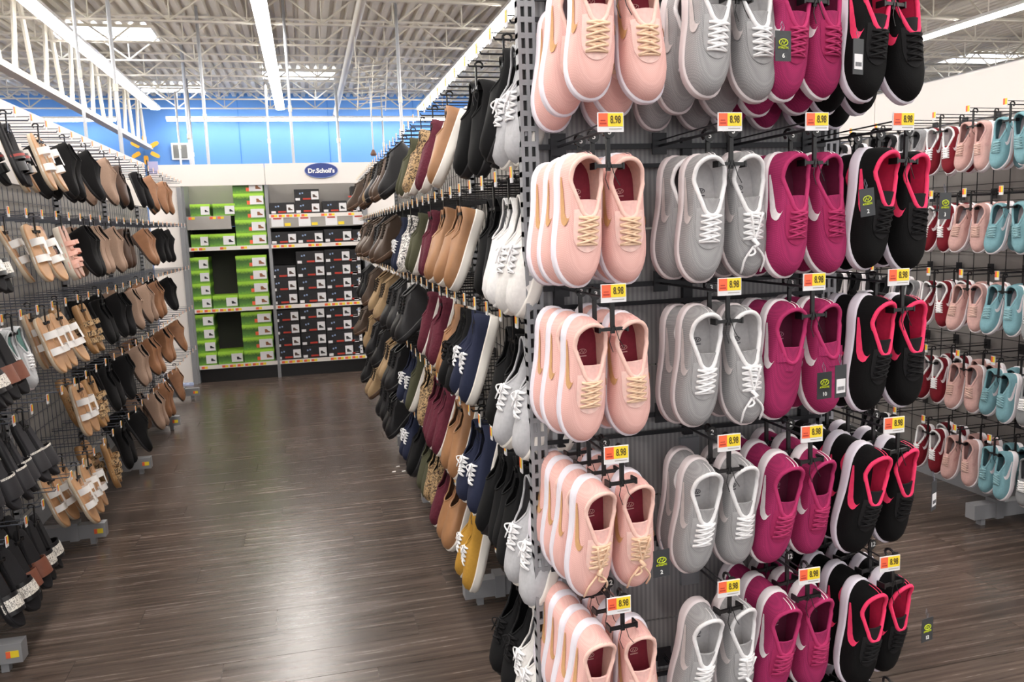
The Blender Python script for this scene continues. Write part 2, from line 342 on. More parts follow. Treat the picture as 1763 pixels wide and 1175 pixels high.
# ------------------------------------------------------------------ shoe generator
def itp(tab, u):
    if u <= tab[0][0]: return tab[0][1]
    for (a, va), (b_, vb) in zip(tab, tab[1:]):
        if u <= b_:
            t = (u-a)/(b_-a); t = t*t*(3-2*t) if False else t
            return va + (vb-va)*t
    return tab[-1][1]
WTAB = [(0,.034),(.12,.037),(.3,.036),(.45,.038),(.6,.043),(.74,.046),(.86,.044),(1,.037)]
DEF = dict(L=.265, W=1.0, sole=(.030,.022), out=.004, qa=.055, qb=.50, qw=[(0,.027),(.15,.033),(.42,.0345),(.62,.027),(.8,.020),(1,.018)],
           zq=[(0,.090),(.12,.082),(.35,.072),(.6,.076),(1,.083)], zt=.034, vp=1.35, spring=.012, n=44, nt=10, laces=5, lr=(.50,.695), collar_r=.0048,
           stripe=True, eyestay=True, tongue=True, insole=True, cut=None)
def shoe_parts(c, side):
    c = {**DEF, **c}; L = c['L']; n = c['n']; S = L/.265*c['W']
    def wid(u): return itp(WTAB, u)*S*max(0, 1-abs(2*u-1)**c.get('round', 6))**.5
    def cen(u): return (.0035 - .010*max(0, u-.4)**1.0)*-1 if True else 0
    def sh(u): return c['sole'][0] + (c['sole'][1]-c['sole'][0])*min(1, u*1.3)
    def bend(p):
        x, y, z = p; u = x/L
        if u > .62: z += c['spring']*((u-.62)/.38)**2
        return (x, y*side, z)
    phis = [2*PI*i/n for i in range(n)]
    def uof(ph): return .5+.5*math.cos(ph)
    def Pp(ph, off=0):
        u = uof(ph); y = math.copysign(wid(u), math.sin(ph)) if abs(math.sin(ph)) > 1e-6 else 0
        # outward offset
        k = (wid(min(1,max(0,u)))+off)/max(wid(u),1e-6) if wid(u) > .004 else 1
        xo = off*math.cos(ph)
        return (u*L + xo, cen(u) + y*(k if k < 3 else 1), sh(u))
    zqt = c['zq']
    def Q(ph):
        v = uof(ph); u = c['qa'] + (c['qb']-c['qa'])*v
        hw = itp(c['qw'], v)*S*max(0, 1-abs(2*v-1)**5)**.5
        return (u*L, cen(u) + (math.copysign(hw, math.sin(ph)) if abs(math.sin(ph)) > 1e-6 else 0), itp(zqt, v)*S)
    def surf(ph, t):
        P_, Q_ = Pp(ph), Q(ph); ct, st = math.cos(t*PI/2), math.sin(t*PI/2)
        f = max(0, math.cos(ph))**.8
        a = 1-ct; dz = Q_[2]-P_[2]; zv = c['zt']*S*min(1, 1.06*math.sqrt(max(0, 1-(1-min(1, a*3.2))**2))) + (dz-c['zt']*S)*a**c['vp']
        z = P_[2] + dz*st*(1-f) + zv*f
        bul = .10*math.sin(PI*t)*(1-f)                     # side walls belly out a little
        x = P_[0] + (Q_[0]-P_[0])*(a - bul*.3); y = P_[1] + (Q_[1]-P_[1])*(a - bul)
        return (x, y, z)
    parts = []
    up = MB(); G = [[bend(surf(ph, j/(c['nt']-1))) for j in range(c['nt'])] for ph in phis]
    up.grid(G, True, flip=(side > 0)); up_raw = MB(); up_raw.grid([[surf(ph, j/(c['nt']-1)) for j in range(c['nt'])] for ph in phis], True)
    bvh = BVHTree.FromPolygons([Vector(v) for v in up_raw.v], up_raw.f)
    def proj(x, y, off=.0015):
        h = bvh.ray_cast(Vector((x, y, 1)), Vector((0, 0, -1)))
        if h[0] is None:
            v = min(1, max(0, (x/L-c['qa'])/(c['qb']-c['qa']))); return (x, y, itp(zqt, v)*S*.985)
        return (x, y, h[0].z + off)
    m = c['m']
    parts.append(('shoe', up.mesh('shoe_upper', m['upper'], True)))
    # sole
    so = MB(); rings = []
    for (off, zf) in ((-.006, 0), (-.001, 0.08), (c['out'], .35), (c['out']*.7, .6), (c['out'], .9), (c['out']*.8, 1.0), (-.004, 1.12)):
        r = []
        for ph in phis:
            x, y, _ = Pp(ph, off); h = sh(x/L if 0 <= x/L <= 1 else (0 if x < 0 else 1)); z = h*zf
            if c.get('heel') and zf < .5:
                pass
            r.append((x, y, z))
        rings.append(r)
    if c.get('heel'):                                     # raised block heel: lift the waist and forefoot underside
        for r in rings[:2]:
            for i, p in enumerate(r):
                u = p[0]/L
                if u > .28: r[i] = (p[0], p[1], max(p[2], (sh(.3)-.012)*max(0, 1-(u-.28)/.5)))
    R = [[bend(r[i]) for r in rings] for i in range(n)]
    so.grid(R, True, flip=(side > 0)); so.add([bend(p) for p in rings[0]], [tuple(range(n)) if side < 0 else tuple(range(n))[::-1]])
    parts.append(('sole', so.mesh('sole', m['sole'], True)))
    # lining: inner wall + insole
    li = MB(); rows_ = []
    for ph in phis:
        q = Q(ph); u = uof(ph); x = .03*L + (min(.72, c['qb']+.22)-.03)*L*u
        hw = max(0, wid(x/L)-.004)*max(0, 1-abs(2*u-1)**6)**.5
        pz = (x, cen(x/L) + math.copysign(hw, math.sin(ph))*(abs(math.sin(ph)) > 1e-6), sh(.3)+.004)
        mid = tuple((q[i]*.55+pz[i]*.45) for i in range(3)); mid = (mid[0], mid[1]*1.02, mid[2])
        rows_.append([bend((q[0], q[1]*.98, q[2]-.001)), bend(mid), bend(pz)])
    li.grid(rows_, True, flip=(side < 0)); parts.append(('lining', li.mesh('lining', m.get('lining', m['upper']), True)))
    ins = [bend((r[2][0], r[2][1]*side, sh(.3)+.0045)) for r in rows_]
    ins = [(p[0], p[1], p[2]) for p in ins]
    bi = MB(); bi.add(ins, [tuple(range(n)) if side > 0 else tuple(range(n))[::-1]])
    parts.append(('insole', bi.mesh('insole', m.get('insole', m.get('lining', m['upper'])))))
    if m.get('logo'):
        b = MB()
        for a_ in (0,):
            b.tube([(.075*L/.265*1.0 + .005*math.cos(k*PI/6), side*(cen(.2)) + .009*math.sin(k*PI/6), sh(.3)+.006) for k in range(12)], .0007, 4, closed=True)
            b.tube([(.078*L/.265, -.005+side*cen(.2), sh(.3)+.006), (.072*L/.265, -.001+side*cen(.2), sh(.3)+.006), (.079*L/.265, .001+side*cen(.2), sh(.3)+.006), (.073*L/.265, .005+side*cen(.2), sh(.3)+.006)], .0008, 4)
            b.box(.084*L/.265, .086*L/.265, -.009+side*cen(.2), .009+side*cen(.2), sh(.3)+.0048, sh(.3)+.0062)
        parts.append(('insole_print', b.mesh('insole_print', m['logo'])))
    # collar roll
    co = MB(); co.tube([bend((Q(ph)[0], Q(ph)[1], Q(ph)[2]-c['collar_r']*.3)) for ph in phis], c['collar_r'], 7, closed=True)
    parts.append(('collar', co.mesh('collar', m.get('collar', m['upper']), True)))
    if c['tongue']:
        g = []
        for i in range(7):
            s_ = i/6; u = c['qb']+.07 - (.20)*s_; w_ = (.018 + .009*s_)*S; rr = []
            for j in range(7):
                t = j/3-1; zq = itp(zqt, min(1, max(0, (u-c['qa'])/(c['qb']-c['qa']))))*S
                rr.append((u*L, cen(u)+t*w_, zq + .001 + .006*s_*s_ - .010*t*t - .003*(1-s_)))
            g.append(rr)
        top = g; bot = [[(p[0]-.0008, p[1], p[2]-.004) for p in r] for r in g]
        b = MB(); b.grid([[bend(p) for p in r] for r in top], flip=(side > 0)); b.grid([[bend(p) for p in r] for r in bot], flip=(side < 0))
        b.grid([[bend(p) for p in top[-1]], [bend(p) for p in bot[-1]]], flip=(side > 0))
        parts.append(('tongue', b.mesh('tongue', m.get('tongue', m['upper']), True)))
    if c['eyestay']:
        g = []; l0, l1 = c['lr']
        for i in range(15):
            s_ = 1-(1-i/14)**1.6; u = l0-.06 + (l1+.06-l0+.06)*s_; w_ = .031*S*math.sqrt(max(.01, 1-max(0, (s_-.45)/.55)**2.6))
            g.append([proj(u*L, cen(u)+t/4*w_, .0016) for t in range(-4, 5)])
        b = MB(); b.grid([[bend(p) for p in r] for r in g], flip=(side > 0)); parts.append(('eyestay', b.mesh('eyestay', m.get('eyestay', m['upper']), True)))
    if c['laces']:
        b = MB(); l0, l1 = c['lr']; k = c['laces']; w_ = .0225*S
        us = [l0 + (l1-l0)*i/(k-1) for i in range(k)]
        def lace(ua, ya, ub, yb, lift=.003):
            pts = []
            for i in range(6):
                t = i/5; u = ua+(ub-ua)*t; y = ya+(yb-ya)*t; x, y2, z = proj(u*L, cen(u)+y)
                pts.append(bend((x, y2, z + lift*(.4+math.sin(PI*t)))))
            b.tube(pts, c.get('lace_r', .0029), 5)
        for i, u in enumerate(us): 
            lace(u, -w_, u+.003, w_, .0025)
            if i < k-1:
                lace(u, -w_, us[i+1], w_, .0045); lace(u, w_, us[i+1], -w_, .0035)
        if c.get('bow') == 'short':
            xx, yy_, zz = proj(l0*L, 0)
            for sg in (-1, 1):
                b.tube([bend((xx+.002+t*.024, sg*(.004+.020*math.sin(t*PI)), zz+.006+.006*math.sin(t*PI))) for t in [i/8 for i in range(9)]], c.get('lace_r', .0021), 5)
                b.tube([bend((xx+t*.045, sg*(.002+t*.016), zz+.008-.004*t)) for t in [i/5 for i in range(6)]], c.get('lace_r', .0021), 5)
        if c.get('bow') == 'loop':                        # laces pulled up and tied, hanging over the toe
            xx, yy_, zz = proj((l0)*L, 0); k2 = (l1+.02)*L
            for sg in (-1, 1):
                b.tube([bend((xx+(k2-xx)*t, sg*.014*(1-t)*1.0, proj(xx+(k2-xx)*t, 0)[2]+.007)) for t in [i/6 for i in range(7)]], .0024, 6)
                b.tube([bend((k2+.012+(.055)*t, sg*(.003+.022*math.sin(min(1, t*1.3)*PI*.6)), zz-.012-.030*t*t)) for t in [i/7 for i in range(8)]], .0024, 6)
            b.tube([bend((k2-.004, -.005, proj(k2, 0)[2]+.007)), bend((k2+.008, .005, proj(k2, 0)[2]+.009)), bend((k2+.013, -.003, proj(k2, 0)[2]+.007))], .0048, 6)
            b.tube([bend((k2+.012+.016*math.sin(t*PI)+.004*t, -.006+.016*math.sin(t*PI)*math.cos(t*PI*1.2), proj(k2+.02, 0)[2]+.006)) for t in [i/8 for i in range(9)]], .0026, 6)
        parts.append(('laces', b.mesh('laces', m.get('laces', m['upper']), True)))
    if c.get('strap'):
        b = MB(); g = []
        for i in range(5):
            u = .40 + .02*i; r = []
            for j in range(13):
                t = j/6-1; w_ = .034*S; r.append(proj(u*L+.004*t, cen(u)+t*w_, .004))
            g.append([bend(p) for p in r])
        b.grid(g, flip=(side > 0)); parts.append(('strap', b.mesh('strap', m['upper'], True)))
    if c['stripe']:
        b = MB()
        cl = [(.18,.10,.03),(.28,.15,.07),(.38,.20,.10),(.47,.25,.11),(.54,.34,.11),(.60,.48,.09),(.635,.60,.05),(.65,.72,0)]
        for sgn in (1, -1):
            g = []; b = MB()
            for i in range(22):
                u = cl[0][0] + (cl[-1][0]-cl[0][0])*i/21
                t = itp([(a, b_) for a, b_, _ in cl], u); hw = itp([(a, w_) for a, _, w_ in cl], u)
                ph = sgn*math.acos(2*u-1); r = []
                for k in (-1, -.33, .33, 1):
                    p = Vector(surf(ph, t+k*hw)); nrm = Vector((0, sgn, .35)).normalized(); r.append(bend(p + nrm*.0016))
                g.append(r)
            b.grid(g, flip=(side*sgn > 0)); parts.append(('side_stripe', b.mesh('side_stripe', m['stripe'], True)))
        for dy in (-.0045, .0045):
            g = []; b = MB()
            for i in range(6):
                t = .3+.7*i/5; r = []
                for k in (-.001, .001):
                    p = Vector(surf(PI, t)); r.append(bend(p + Vector((-.0018, dy+k, .001))))
                g.append(r)
            b.grid(g); parts.append(('heel_stripe', b.mesh('heel_stripe', m.get('heel', m['stripe']))))
    return parts

def fab(name, h, kind='cloth', h2=None):
    if kind == 'knit': return mat(name, h, .85, kind='knit', hex2=h2, bscale=330, spec=.2)
    if kind == 'quilt': return mat(name, h, .8, bump=.8, bscale=110, kind='quilt', var=.12, scale=60, spec=.3)
    if kind == 'spots': return mat(name, h, .8, kind='spots', hex2=h2, scale=90)
    if kind == 'leather': return mat(name, h, .5, var=.1, scale=25, bump=.15, bscale=250)
    return mat(name, h, .85, var=.06, scale=120, bump=.2, bscale=900, spec=.25)
RUB = lambda n_, h: mat(n_, h, .5, var=.03, scale=20)
def low(**k): return dict(stripe=False, eyestay=False, tongue=False, laces=0, insole=False, **k)
SLIP = low(sole=(.034,.031), out=.004, qa=.03, qb=.42, qw=[(0,.018),(.3,.026),(.7,.025),(1,.018)], zq=[(0,.078),(.3,.064),(.7,.062),(1,.076)], spring=.006, zt=.032, vp=1.3, n=32, nt=7, collar_r=.003, L=.285)
LACE = dict(SLIP); LACE.update(L=.298, laces=5, tongue=True, eyestay=False, qb=.46, lr=(.47,.68), qw=[(0,.018),(.3,.024),(.7,.018),(1,.011)], bow='short')
BOOTIE = low(sole=(.034,.014), heel=True, out=.001, qa=.03, qb=.40, qw=[(0,.024),(.3,.030),(.7,.030),(1,.024)], zq=[(0,.125),(.4,.118),(1,.122)], spring=.004, zt=.034, vp=2.4, n=32, nt=8, collar_r=.0025, L=.26)
FLAT = low(sole=(.016,.010), out=.001, qa=.03, qb=.50, qw=[(0,.018),(.3,.026),(.7,.026),(1,.018)], zq=[(0,.062),(.4,.048),(1,.058)], spring=.003, zt=.028, vp=1.5, n=32, nt=7, collar_r=.002, L=.26)
BOOT = dict(BOOTIE); BOOT.update(heel=False, zt=.042, vp=2.0, sole=(.034,.028), out=.005, zq=[(0,.15),(.4,.148),(1,.15)], laces=6, lr=(.36,.60), tongue=True, qb=.36, collar_r=.005, L=.28)
C = {}
def reg(key, base, desc, **m): C[key] = dict(cfg={**base, 'm': m}, desc=desc)
w1 = RUB('white_rubber', '#E8E3DC'); k1 = RUB('black_rubber', '#17161A')
reg('pink', {}, 'light pink knit sneakers with tan stripe', upper=fab('pink_knit','#F4C8C1','knit','#E6B4AD'), sole=RUB('lilac_white_foam','#EAE4EE'), lining=fab('peach_lining','#EBC2B4'), collar=fab('pink_collar','#F4CABF'),
    insole=fab('wine_insole','#86303F'), laces=fab('peach_lace','#F0CDB0'), stripe=fab('tan_stripe','#CC9E70'), eyestay=fab('pink_nubuck','#F6D0C8'), tongue=fab('pink_tongue','#F3C4BE'), heel=RUB('pink_heel','#E8B3B2'), logo=mat('insole_print_pale','#D9A9A6',.6))
reg('grey', {}, 'light grey knit sneakers with white collar', upper=fab('grey_knit','#B1B0B1','knit','#959496'), sole=RUB('blush_grey_foam','#D9CED0'), lining=fab('white_lining','#D9D7D8'), collar=fab('white_collar','#E9E8EA'),
    insole=fab('pale_insole','#C6C3C4'), laces=fab('white_lace','#F2F1F3'), stripe=fab('pale_stripe','#CBC3C3'), eyestay=fab('grey_nubuck','#A8A7A9'), heel=RUB('pale_heel','#DAD8DA'), logo=mat('insole_print_dark','#45434A',.6))
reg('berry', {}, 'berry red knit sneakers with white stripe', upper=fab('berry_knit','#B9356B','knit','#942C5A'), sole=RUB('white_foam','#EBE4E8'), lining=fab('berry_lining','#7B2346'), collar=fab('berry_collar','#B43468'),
    insole=fab('berry_insole','#5E2139'), laces=fab('berry_lace','#AE3464'), stripe=fab('white_stripe','#EFE6EA'), eyestay=fab('berry_nubuck','#A32B5C'), logo=mat('insole_print_pink','#B88093',.6))
reg('black', {}, 'black knit sneakers with hot pink collar', upper=fab('black_knit','#100F11','knit','#080809'), sole=RUB('lilac_foam','#E3DCE8'), lining=fab('hot_pink_lining','#E2315D'), collar=fab('hot_pink_collar','#F8406E'),
    insole=fab('black_insole','#1D1A1D'), laces=fab('black_lace','#161517'), stripe=fab('hot_pink_stripe','#F4426F'), eyestay=fab('black_nubuck','#1B1A1C'), heel=fab('hot_pink_heel','#E83A66'), tongue=fab('black_tongue','#1D1B1E'), logo=mat('insole_print_grey','#5A5A5E',.6))
reg('berry_strap', dict(laces=0, strap=True, eyestay=False), 'berry red knit sneakers with a wide closing strap', **C['berry']['cfg']['m'])
reg('grey_bow', dict(bow='loop'), 'light grey knit sneakers with hanging bow', **C['grey']['cfg']['m'])
reg('pink_bow', dict(bow='loop'), 'light pink knit sneakers with knotted hanging laces', **C['pink']['cfg']['m'])
# children's shoes of the far right rack
K = dict(L=.225, n=32, nt=7)
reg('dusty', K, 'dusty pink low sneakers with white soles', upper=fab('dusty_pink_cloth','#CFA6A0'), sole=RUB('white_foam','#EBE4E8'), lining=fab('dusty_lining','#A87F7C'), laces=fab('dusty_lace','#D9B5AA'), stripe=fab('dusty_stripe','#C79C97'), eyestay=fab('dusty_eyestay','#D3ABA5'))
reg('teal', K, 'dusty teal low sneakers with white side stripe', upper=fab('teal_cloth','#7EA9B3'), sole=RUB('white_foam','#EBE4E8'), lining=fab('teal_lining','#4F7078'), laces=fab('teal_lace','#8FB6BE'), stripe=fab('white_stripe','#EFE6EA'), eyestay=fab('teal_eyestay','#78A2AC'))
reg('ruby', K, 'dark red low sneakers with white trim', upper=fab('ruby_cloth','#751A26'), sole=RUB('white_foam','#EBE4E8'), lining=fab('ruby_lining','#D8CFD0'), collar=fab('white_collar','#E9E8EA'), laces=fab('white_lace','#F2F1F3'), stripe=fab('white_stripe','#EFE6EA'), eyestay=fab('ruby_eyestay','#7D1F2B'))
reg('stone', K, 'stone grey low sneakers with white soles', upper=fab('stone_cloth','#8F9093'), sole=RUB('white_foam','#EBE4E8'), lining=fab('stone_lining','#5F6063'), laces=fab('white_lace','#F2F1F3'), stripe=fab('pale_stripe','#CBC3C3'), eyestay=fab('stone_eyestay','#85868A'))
reg('inky', K, 'black low sneakers with white soles', upper=fab('black_cloth','#1B1B1E'), sole=RUB('white_foam','#EBE4E8'), lining=fab('black_lining','#121214'), laces=fab('black_lace','#161517'), stripe=fab('pale_stripe','#CBC3C3'), eyestay=fab('black_nubuck','#1B1A1C'))
# women's canvas shoes of the centre rack
reg('lt_grey_lace', LACE, 'heather grey canvas lace-ups with white soles', upper=fab('heather_grey','#B4B4B8'), sole=w1, lining=fab('grey_lining','#5D5C60'), laces=fab('white_lace','#F2F1F3'))
reg('white_lace', LACE, 'white canvas lace-up shoes with white soles', upper=fab('white_canvas','#DDDAD8'), sole=w1, lining=fab('grey_pale_lining','#8F8E93'), laces=fab('white_lace','#F2F1F3'))
reg('white_slip', SLIP, 'plain white canvas slip-on shoes', upper=fab('white_canvas2','#E6E4E4'), sole=RUB('bright_white_rubber','#EFEDEC'), lining=fab('grey_pale_lining','#8F8E93'))
reg('black_slip', SLIP, 'all black canvas slip-on shoes with black soles', upper=fab('black_canvas','#0E0E10'), sole=k1, lining=fab('black_lining','#121214'))
reg('black_lace', LACE, 'all black canvas lace-up shoes with black soles', upper=fab('black_canvas','#0E0E10'), sole=k1, lining=fab('black_lining','#121214'), laces=fab('black_lace','#161517'))
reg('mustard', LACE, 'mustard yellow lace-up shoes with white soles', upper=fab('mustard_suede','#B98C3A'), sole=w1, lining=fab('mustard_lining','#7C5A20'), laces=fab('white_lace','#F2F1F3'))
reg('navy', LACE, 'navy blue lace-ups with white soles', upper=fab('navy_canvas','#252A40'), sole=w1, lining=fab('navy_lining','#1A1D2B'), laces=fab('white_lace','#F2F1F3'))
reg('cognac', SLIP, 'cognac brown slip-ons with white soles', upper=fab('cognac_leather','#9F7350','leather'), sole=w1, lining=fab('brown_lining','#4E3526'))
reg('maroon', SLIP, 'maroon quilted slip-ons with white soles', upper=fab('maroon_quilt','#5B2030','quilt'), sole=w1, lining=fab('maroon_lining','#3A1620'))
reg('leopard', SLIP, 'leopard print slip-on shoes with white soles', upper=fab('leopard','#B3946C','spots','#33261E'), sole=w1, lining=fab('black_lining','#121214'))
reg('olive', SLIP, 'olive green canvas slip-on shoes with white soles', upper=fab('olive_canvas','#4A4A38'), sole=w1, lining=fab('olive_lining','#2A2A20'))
reg('speckled', SLIP, 'white speckled slip-on shoes', upper=fab('speckle','#E6E2DE','spots','#3A3A40'), sole=w1, lining=fab('grey_lining','#5D5C60'))
reg('taupe', BOOTIE, 'taupe suede ankle booties', upper=fab('taupe_suede','#A58A79'), sole=RUB('dark_heel','#3A2C26'), lining=fab('black_lining','#121214'))
reg('black_bootie', BOOTIE, 'black suede ankle booties', upper=fab('black_suede','#131214'), sole=k1, lining=fab('black_lining','#121214'))
reg('cognac_bootie', BOOTIE, 'cognac brown ankle booties', upper=fab('cognac_suede','#96694A','leather'), sole=RUB('dark_heel','#3A2C26'), lining=fab('black_lining','#121214'))
reg('brown_flat', FLAT, 'dark brown loafers', upper=fab('dark_brown_suede','#4A3326','leather'), sole=RUB('dark_heel','#3A2C26'), lining=fab('black_lining','#121214'))
reg('black_flat', FLAT, 'black loafers', upper=fab('black_suede','#131214'), sole=k1, lining=fab('black_lining','#121214'))
reg('tan_boot', BOOT, 'tan suede hiking boots with dark laces', upper=fab('tan_suede','#9C8364'), sole=RUB('brown_sole','#5A4232'), lining=fab('brown_lining','#4E3526'), laces=fab('dark_lace','#2E2620'))
reg('black_boot', BOOT, 'black lace-up ankle boots', upper=fab('black_leather','#19181B','leather'), sole=k1, lining=fab('black_lining','#121214'), laces=fab('black_lace','#161517'))
reg('brown_boot', BOOT, 'dark brown lace-up ankle boots', upper=fab('umber_leather','#4B3A2E','leather'), sole=RUB('brown_sole','#5A4232'), lining=fab('brown_lining','#4E3526'), laces=fab('dark_lace','#2E2620'))
reg('mint_sneaker', dict(L=.26, n=32, nt=7), 'white mesh sneakers with mint trim', upper=fab('white_mesh','#D5D6D8','knit','#B9BBBF'), sole=RUB('white_foam','#EBE4E8'), lining=fab('mint_lining','#A6D3CB'), laces=fab('white_lace','#F2F1F3'), stripe=fab('mint_stripe','#9FD0C8'), eyestay=fab('white_eyestay','#DDDDE0'))

# sandals: shaped footbed with arched straps
def sandal_parts(c, side):
    L = c.get('L', .26); n = 30; th = c['th']; m = c['m']
    def wid(u): return itp(WTAB, u)*.93*max(0, 1-abs(2*u-1)**6)**.5
    ph = [2*PI*i/n for i in range(n)]
    def ring(off, z):
        r = []
        for a in ph:
            u = .5+.5*math.cos(a); y = (wid(u)+off)*(1 if math.sin(a) >= 0 else -1) if abs(math.sin(a)) > 1e-6 else 0
            r.append((u*L+off*math.cos(a), y*side, z + (.006*((u-.7)/.3)**2 if u > .7 else 0)))
        return r
    parts = []
    b = MB(); R = [ring(-.003, 0), ring(0, .003), ring(.001, th-.006), ring(0, th-.005)]
    b.grid([[r[i] for r in R] for i in range(n)], True, flip=(side > 0)); b.add(R[0], [tuple(range(n))[::-1] if side > 0 else tuple(range(n))])
    parts.append(('sole', b.mesh('sole', m['sole'], True)))
    b = MB(); R = [ring(.001, th-.005), ring(.001, th), ring(-.004, th+.001)]
    b.grid([[r[i] for r in R] for i in range(n)], True, flip=(side > 0)); b.add(R[2], [tuple(range(n)) if side > 0 else tuple(range(n))[::-1]])
    fb = ('shoe', b.mesh('footbed', m['bed'], True))
    def band(u0, u1, h, u0b=None, u1b=None, bulge=0):
        u0b = u0 if u0b is None else u0b; u1b = u1 if u1b is None else u1b
        top = []
        for i in range(5):
            s_ = i/4; r = []
            for j in range(13):
                t = j/12; u = (u0+(u1-u0)*s_)*(1-t) + (u0b+(u1b-u0b)*s_)*t
                w_ = wid(u)+.001; a = PI*t
                r.append((u*L, -math.cos(a)*w_*side, th*.5 + math.sin(a)**.7*h*(1+bulge*(s_-.5))))
            top.append(r)
        b = MB(); b.grid(top, flip=(side < 0)); ins = [[(x, y*.94, z-.0025) for x, y, z in r] for r in top]; b.grid(ins, flip=(side > 0))
        b.grid([top[0], ins[0]]); b.grid([top[-1], ins[-1]])
        return b
    for (u0, u1, h, *rest) in c['bands']:
        parts.append(('strap', band(u0, u1, h, *rest).mesh('strap', m['strap'], True)))
    if c.get('bar'):
        b = MB(); u0, u1, h = c['bar']
        b.grid([[((u0+(u1-u0)*i/5)*L, y, th*.5+h+.003-abs(y)*.25) for y in (-.011, -.004, .004, .011)] for i in range(6)])
        parts.append(('strap', b.mesh('strap', m['strap'], True)))
    if c.get('glit'):
        u0, u1, h = c['glit']; parts.append(('glitter_band', band(u0, u1, h).mesh('glitter_band', m['glit'], True)))
    return [fb] + parts
def rs(key, desc, **c): C[key] = dict(sandal=c, desc=desc)
cork = fab('tan_footbed', '#BE926A', 'leather'); wstrap = mat('white_leather', '#E9E6E4', .4)
rs('h_sandal', 'tan footbed sandals with white cut-out straps', th=.022, bands=[(.28,.40,.054),(.56,.68,.044)], bar=(.38,.58,.0505), m=dict(sole=RUB('cream_sole','#C9B9A3'), bed=cork, strap=wstrap))
rs('pink_sandal', 'platform sandals with several rose gold straps', th=.034, bands=[(.30,.38,.055),(.44,.52,.050,.50,.58),(.60,.68,.043,.66,.74),(.72,.80,.036)], m=dict(sole=RUB('cream_platform','#D5CDBF'), bed=fab('rose_footbed','#C79A88','leather'), strap=mat('rose_leather','#D9A392',.35)))
rs('glitter_slide', 'black slides with a silver glitter band', th=.026, bands=[(.52,.80,.045)], glit=(.58,.74,.0475), m=dict(sole=k1, bed=fab('black_foam','#242326'), strap=mat('black_strap','#1B1A1D',.4), glit=mat('silver_glitter','#8F8A85',.35,kind='glitter',hex2='#E9E4DC',scale=300)))
rs('red_slide', 'black slides with a red inner strap', th=.022, bands=[(.50,.62,.046),(.66,.80,.040)], glit=(.54,.58,.048), m=dict(sole=k1, bed=fab('black_foam','#242326'), strap=mat('black_strap','#1B1A1D',.4), glit=mat('red_strap','#9E3B36',.5)))
rs('brown_slide', 'black slides with a brown leather band', th=.022, bands=[(.52,.78,.045)], m=dict(sole=k1, bed=fab('black_foam','#242326'), strap=fab('brown_band','#7A4A3A','leather')))
rs('cork_sandal', 'brown leopard strapped cork sandals', th=.026, bands=[(.36,.46,.052),(.56,.66,.045),(.70,.80,.038)], m=dict(sole=RUB('cork_sole','#9C7449'), bed=fab('cork_bed','#A97F50','leather'), strap=fab('leopard','#B3946C','spots','#33261E')))
rs('plain_slide', 'plain charcoal slides with a rhinestone edge', th=.024, bands=[(.50,.82,.044)], glit=(.50,.53,.046), m=dict(sole=k1, bed=fab('charcoal_foam','#333236'), strap=mat('charcoal_strap','#2C2B2F',.5), glit=mat('silver_glitter','#8F8A85',.35,kind='glitter',hex2='#E9E4DC',scale=300)))

PROTO = {}
DROP = {0: set(), 1: {'insole', 'insole_print', 'heel_stripe', 'tongue'}, 2: {'insole', 'insole_print', 'heel_stripe', 'tongue', 'eyestay'}}
def proto(key):
    if key not in PROTO:
        c = C[key]; PROTO[key] = [(sandal_parts(c['sandal'], s) if 'sandal' in c else shoe_parts(c['cfg'], s)) for s in (-1, 1)]
    return PROTO[key]
# hanger: hook over the rod, stem and cross bar that grips both heels
def hanger_mesh():
    b = MB()
    b.tube([(0, .012*math.cos(a)-.0, .004+.010*math.sin(a)) for a in [(-.3+i/8*1.35)*PI for i in range(9)]], .0032, 6)
    b.box(-.0045, .0045, -.012, -.007, -.075, .004)
    b.box(-.030, .030, -.016, -.010, -.069, -.062); b.box(-.033, -.029, -.017, .006, -.072, -.059); b.box(.029, .033, -.017, .006, -.072, -.059)
    b.tube([(.002, -.016, -.058), (.010, -.020, -.088), (.022, -.017, -.104)], .0009, 4); b.tube([(-.002, -.016, -.058), (-.012, -.020, -.09), (-.004, -.02, -.112)], .0009, 4)
    return b.mesh('hanger', M_BLKP)
HANG = hanger_mesh(); CHIP = MB().disc((0, -.016, .0), .0125, .0125, 18).mesh('size_chip', M_BLKP)
CARDM = MB().box(-.019, .019, -.0006, .0006, -.058, 0).mesh('hang_tag', M_HTAG)
CARDW = MB().box(-.014, .014, -.0006, .0006, -.05, 0).mesh('paper_tag', M_CARD)
def emblem_mesh():
    b = MB(); b.tube([(.0105*math.cos(k*PI/8), -.0012, -.022+.0062*math.sin(k*PI/8)) for k in range(16)], .0011, 4, closed=True)
    b.tube([(-.006, -.0012, -.025), (-.002, -.0012, -.019), (.001, -.0012, -.025), (.005, -.0012, -.019), (.007, -.0012, -.021)], .0011, 4)
    return b.mesh('tag_emblem', M_LIME)
EMB = emblem_mesh()
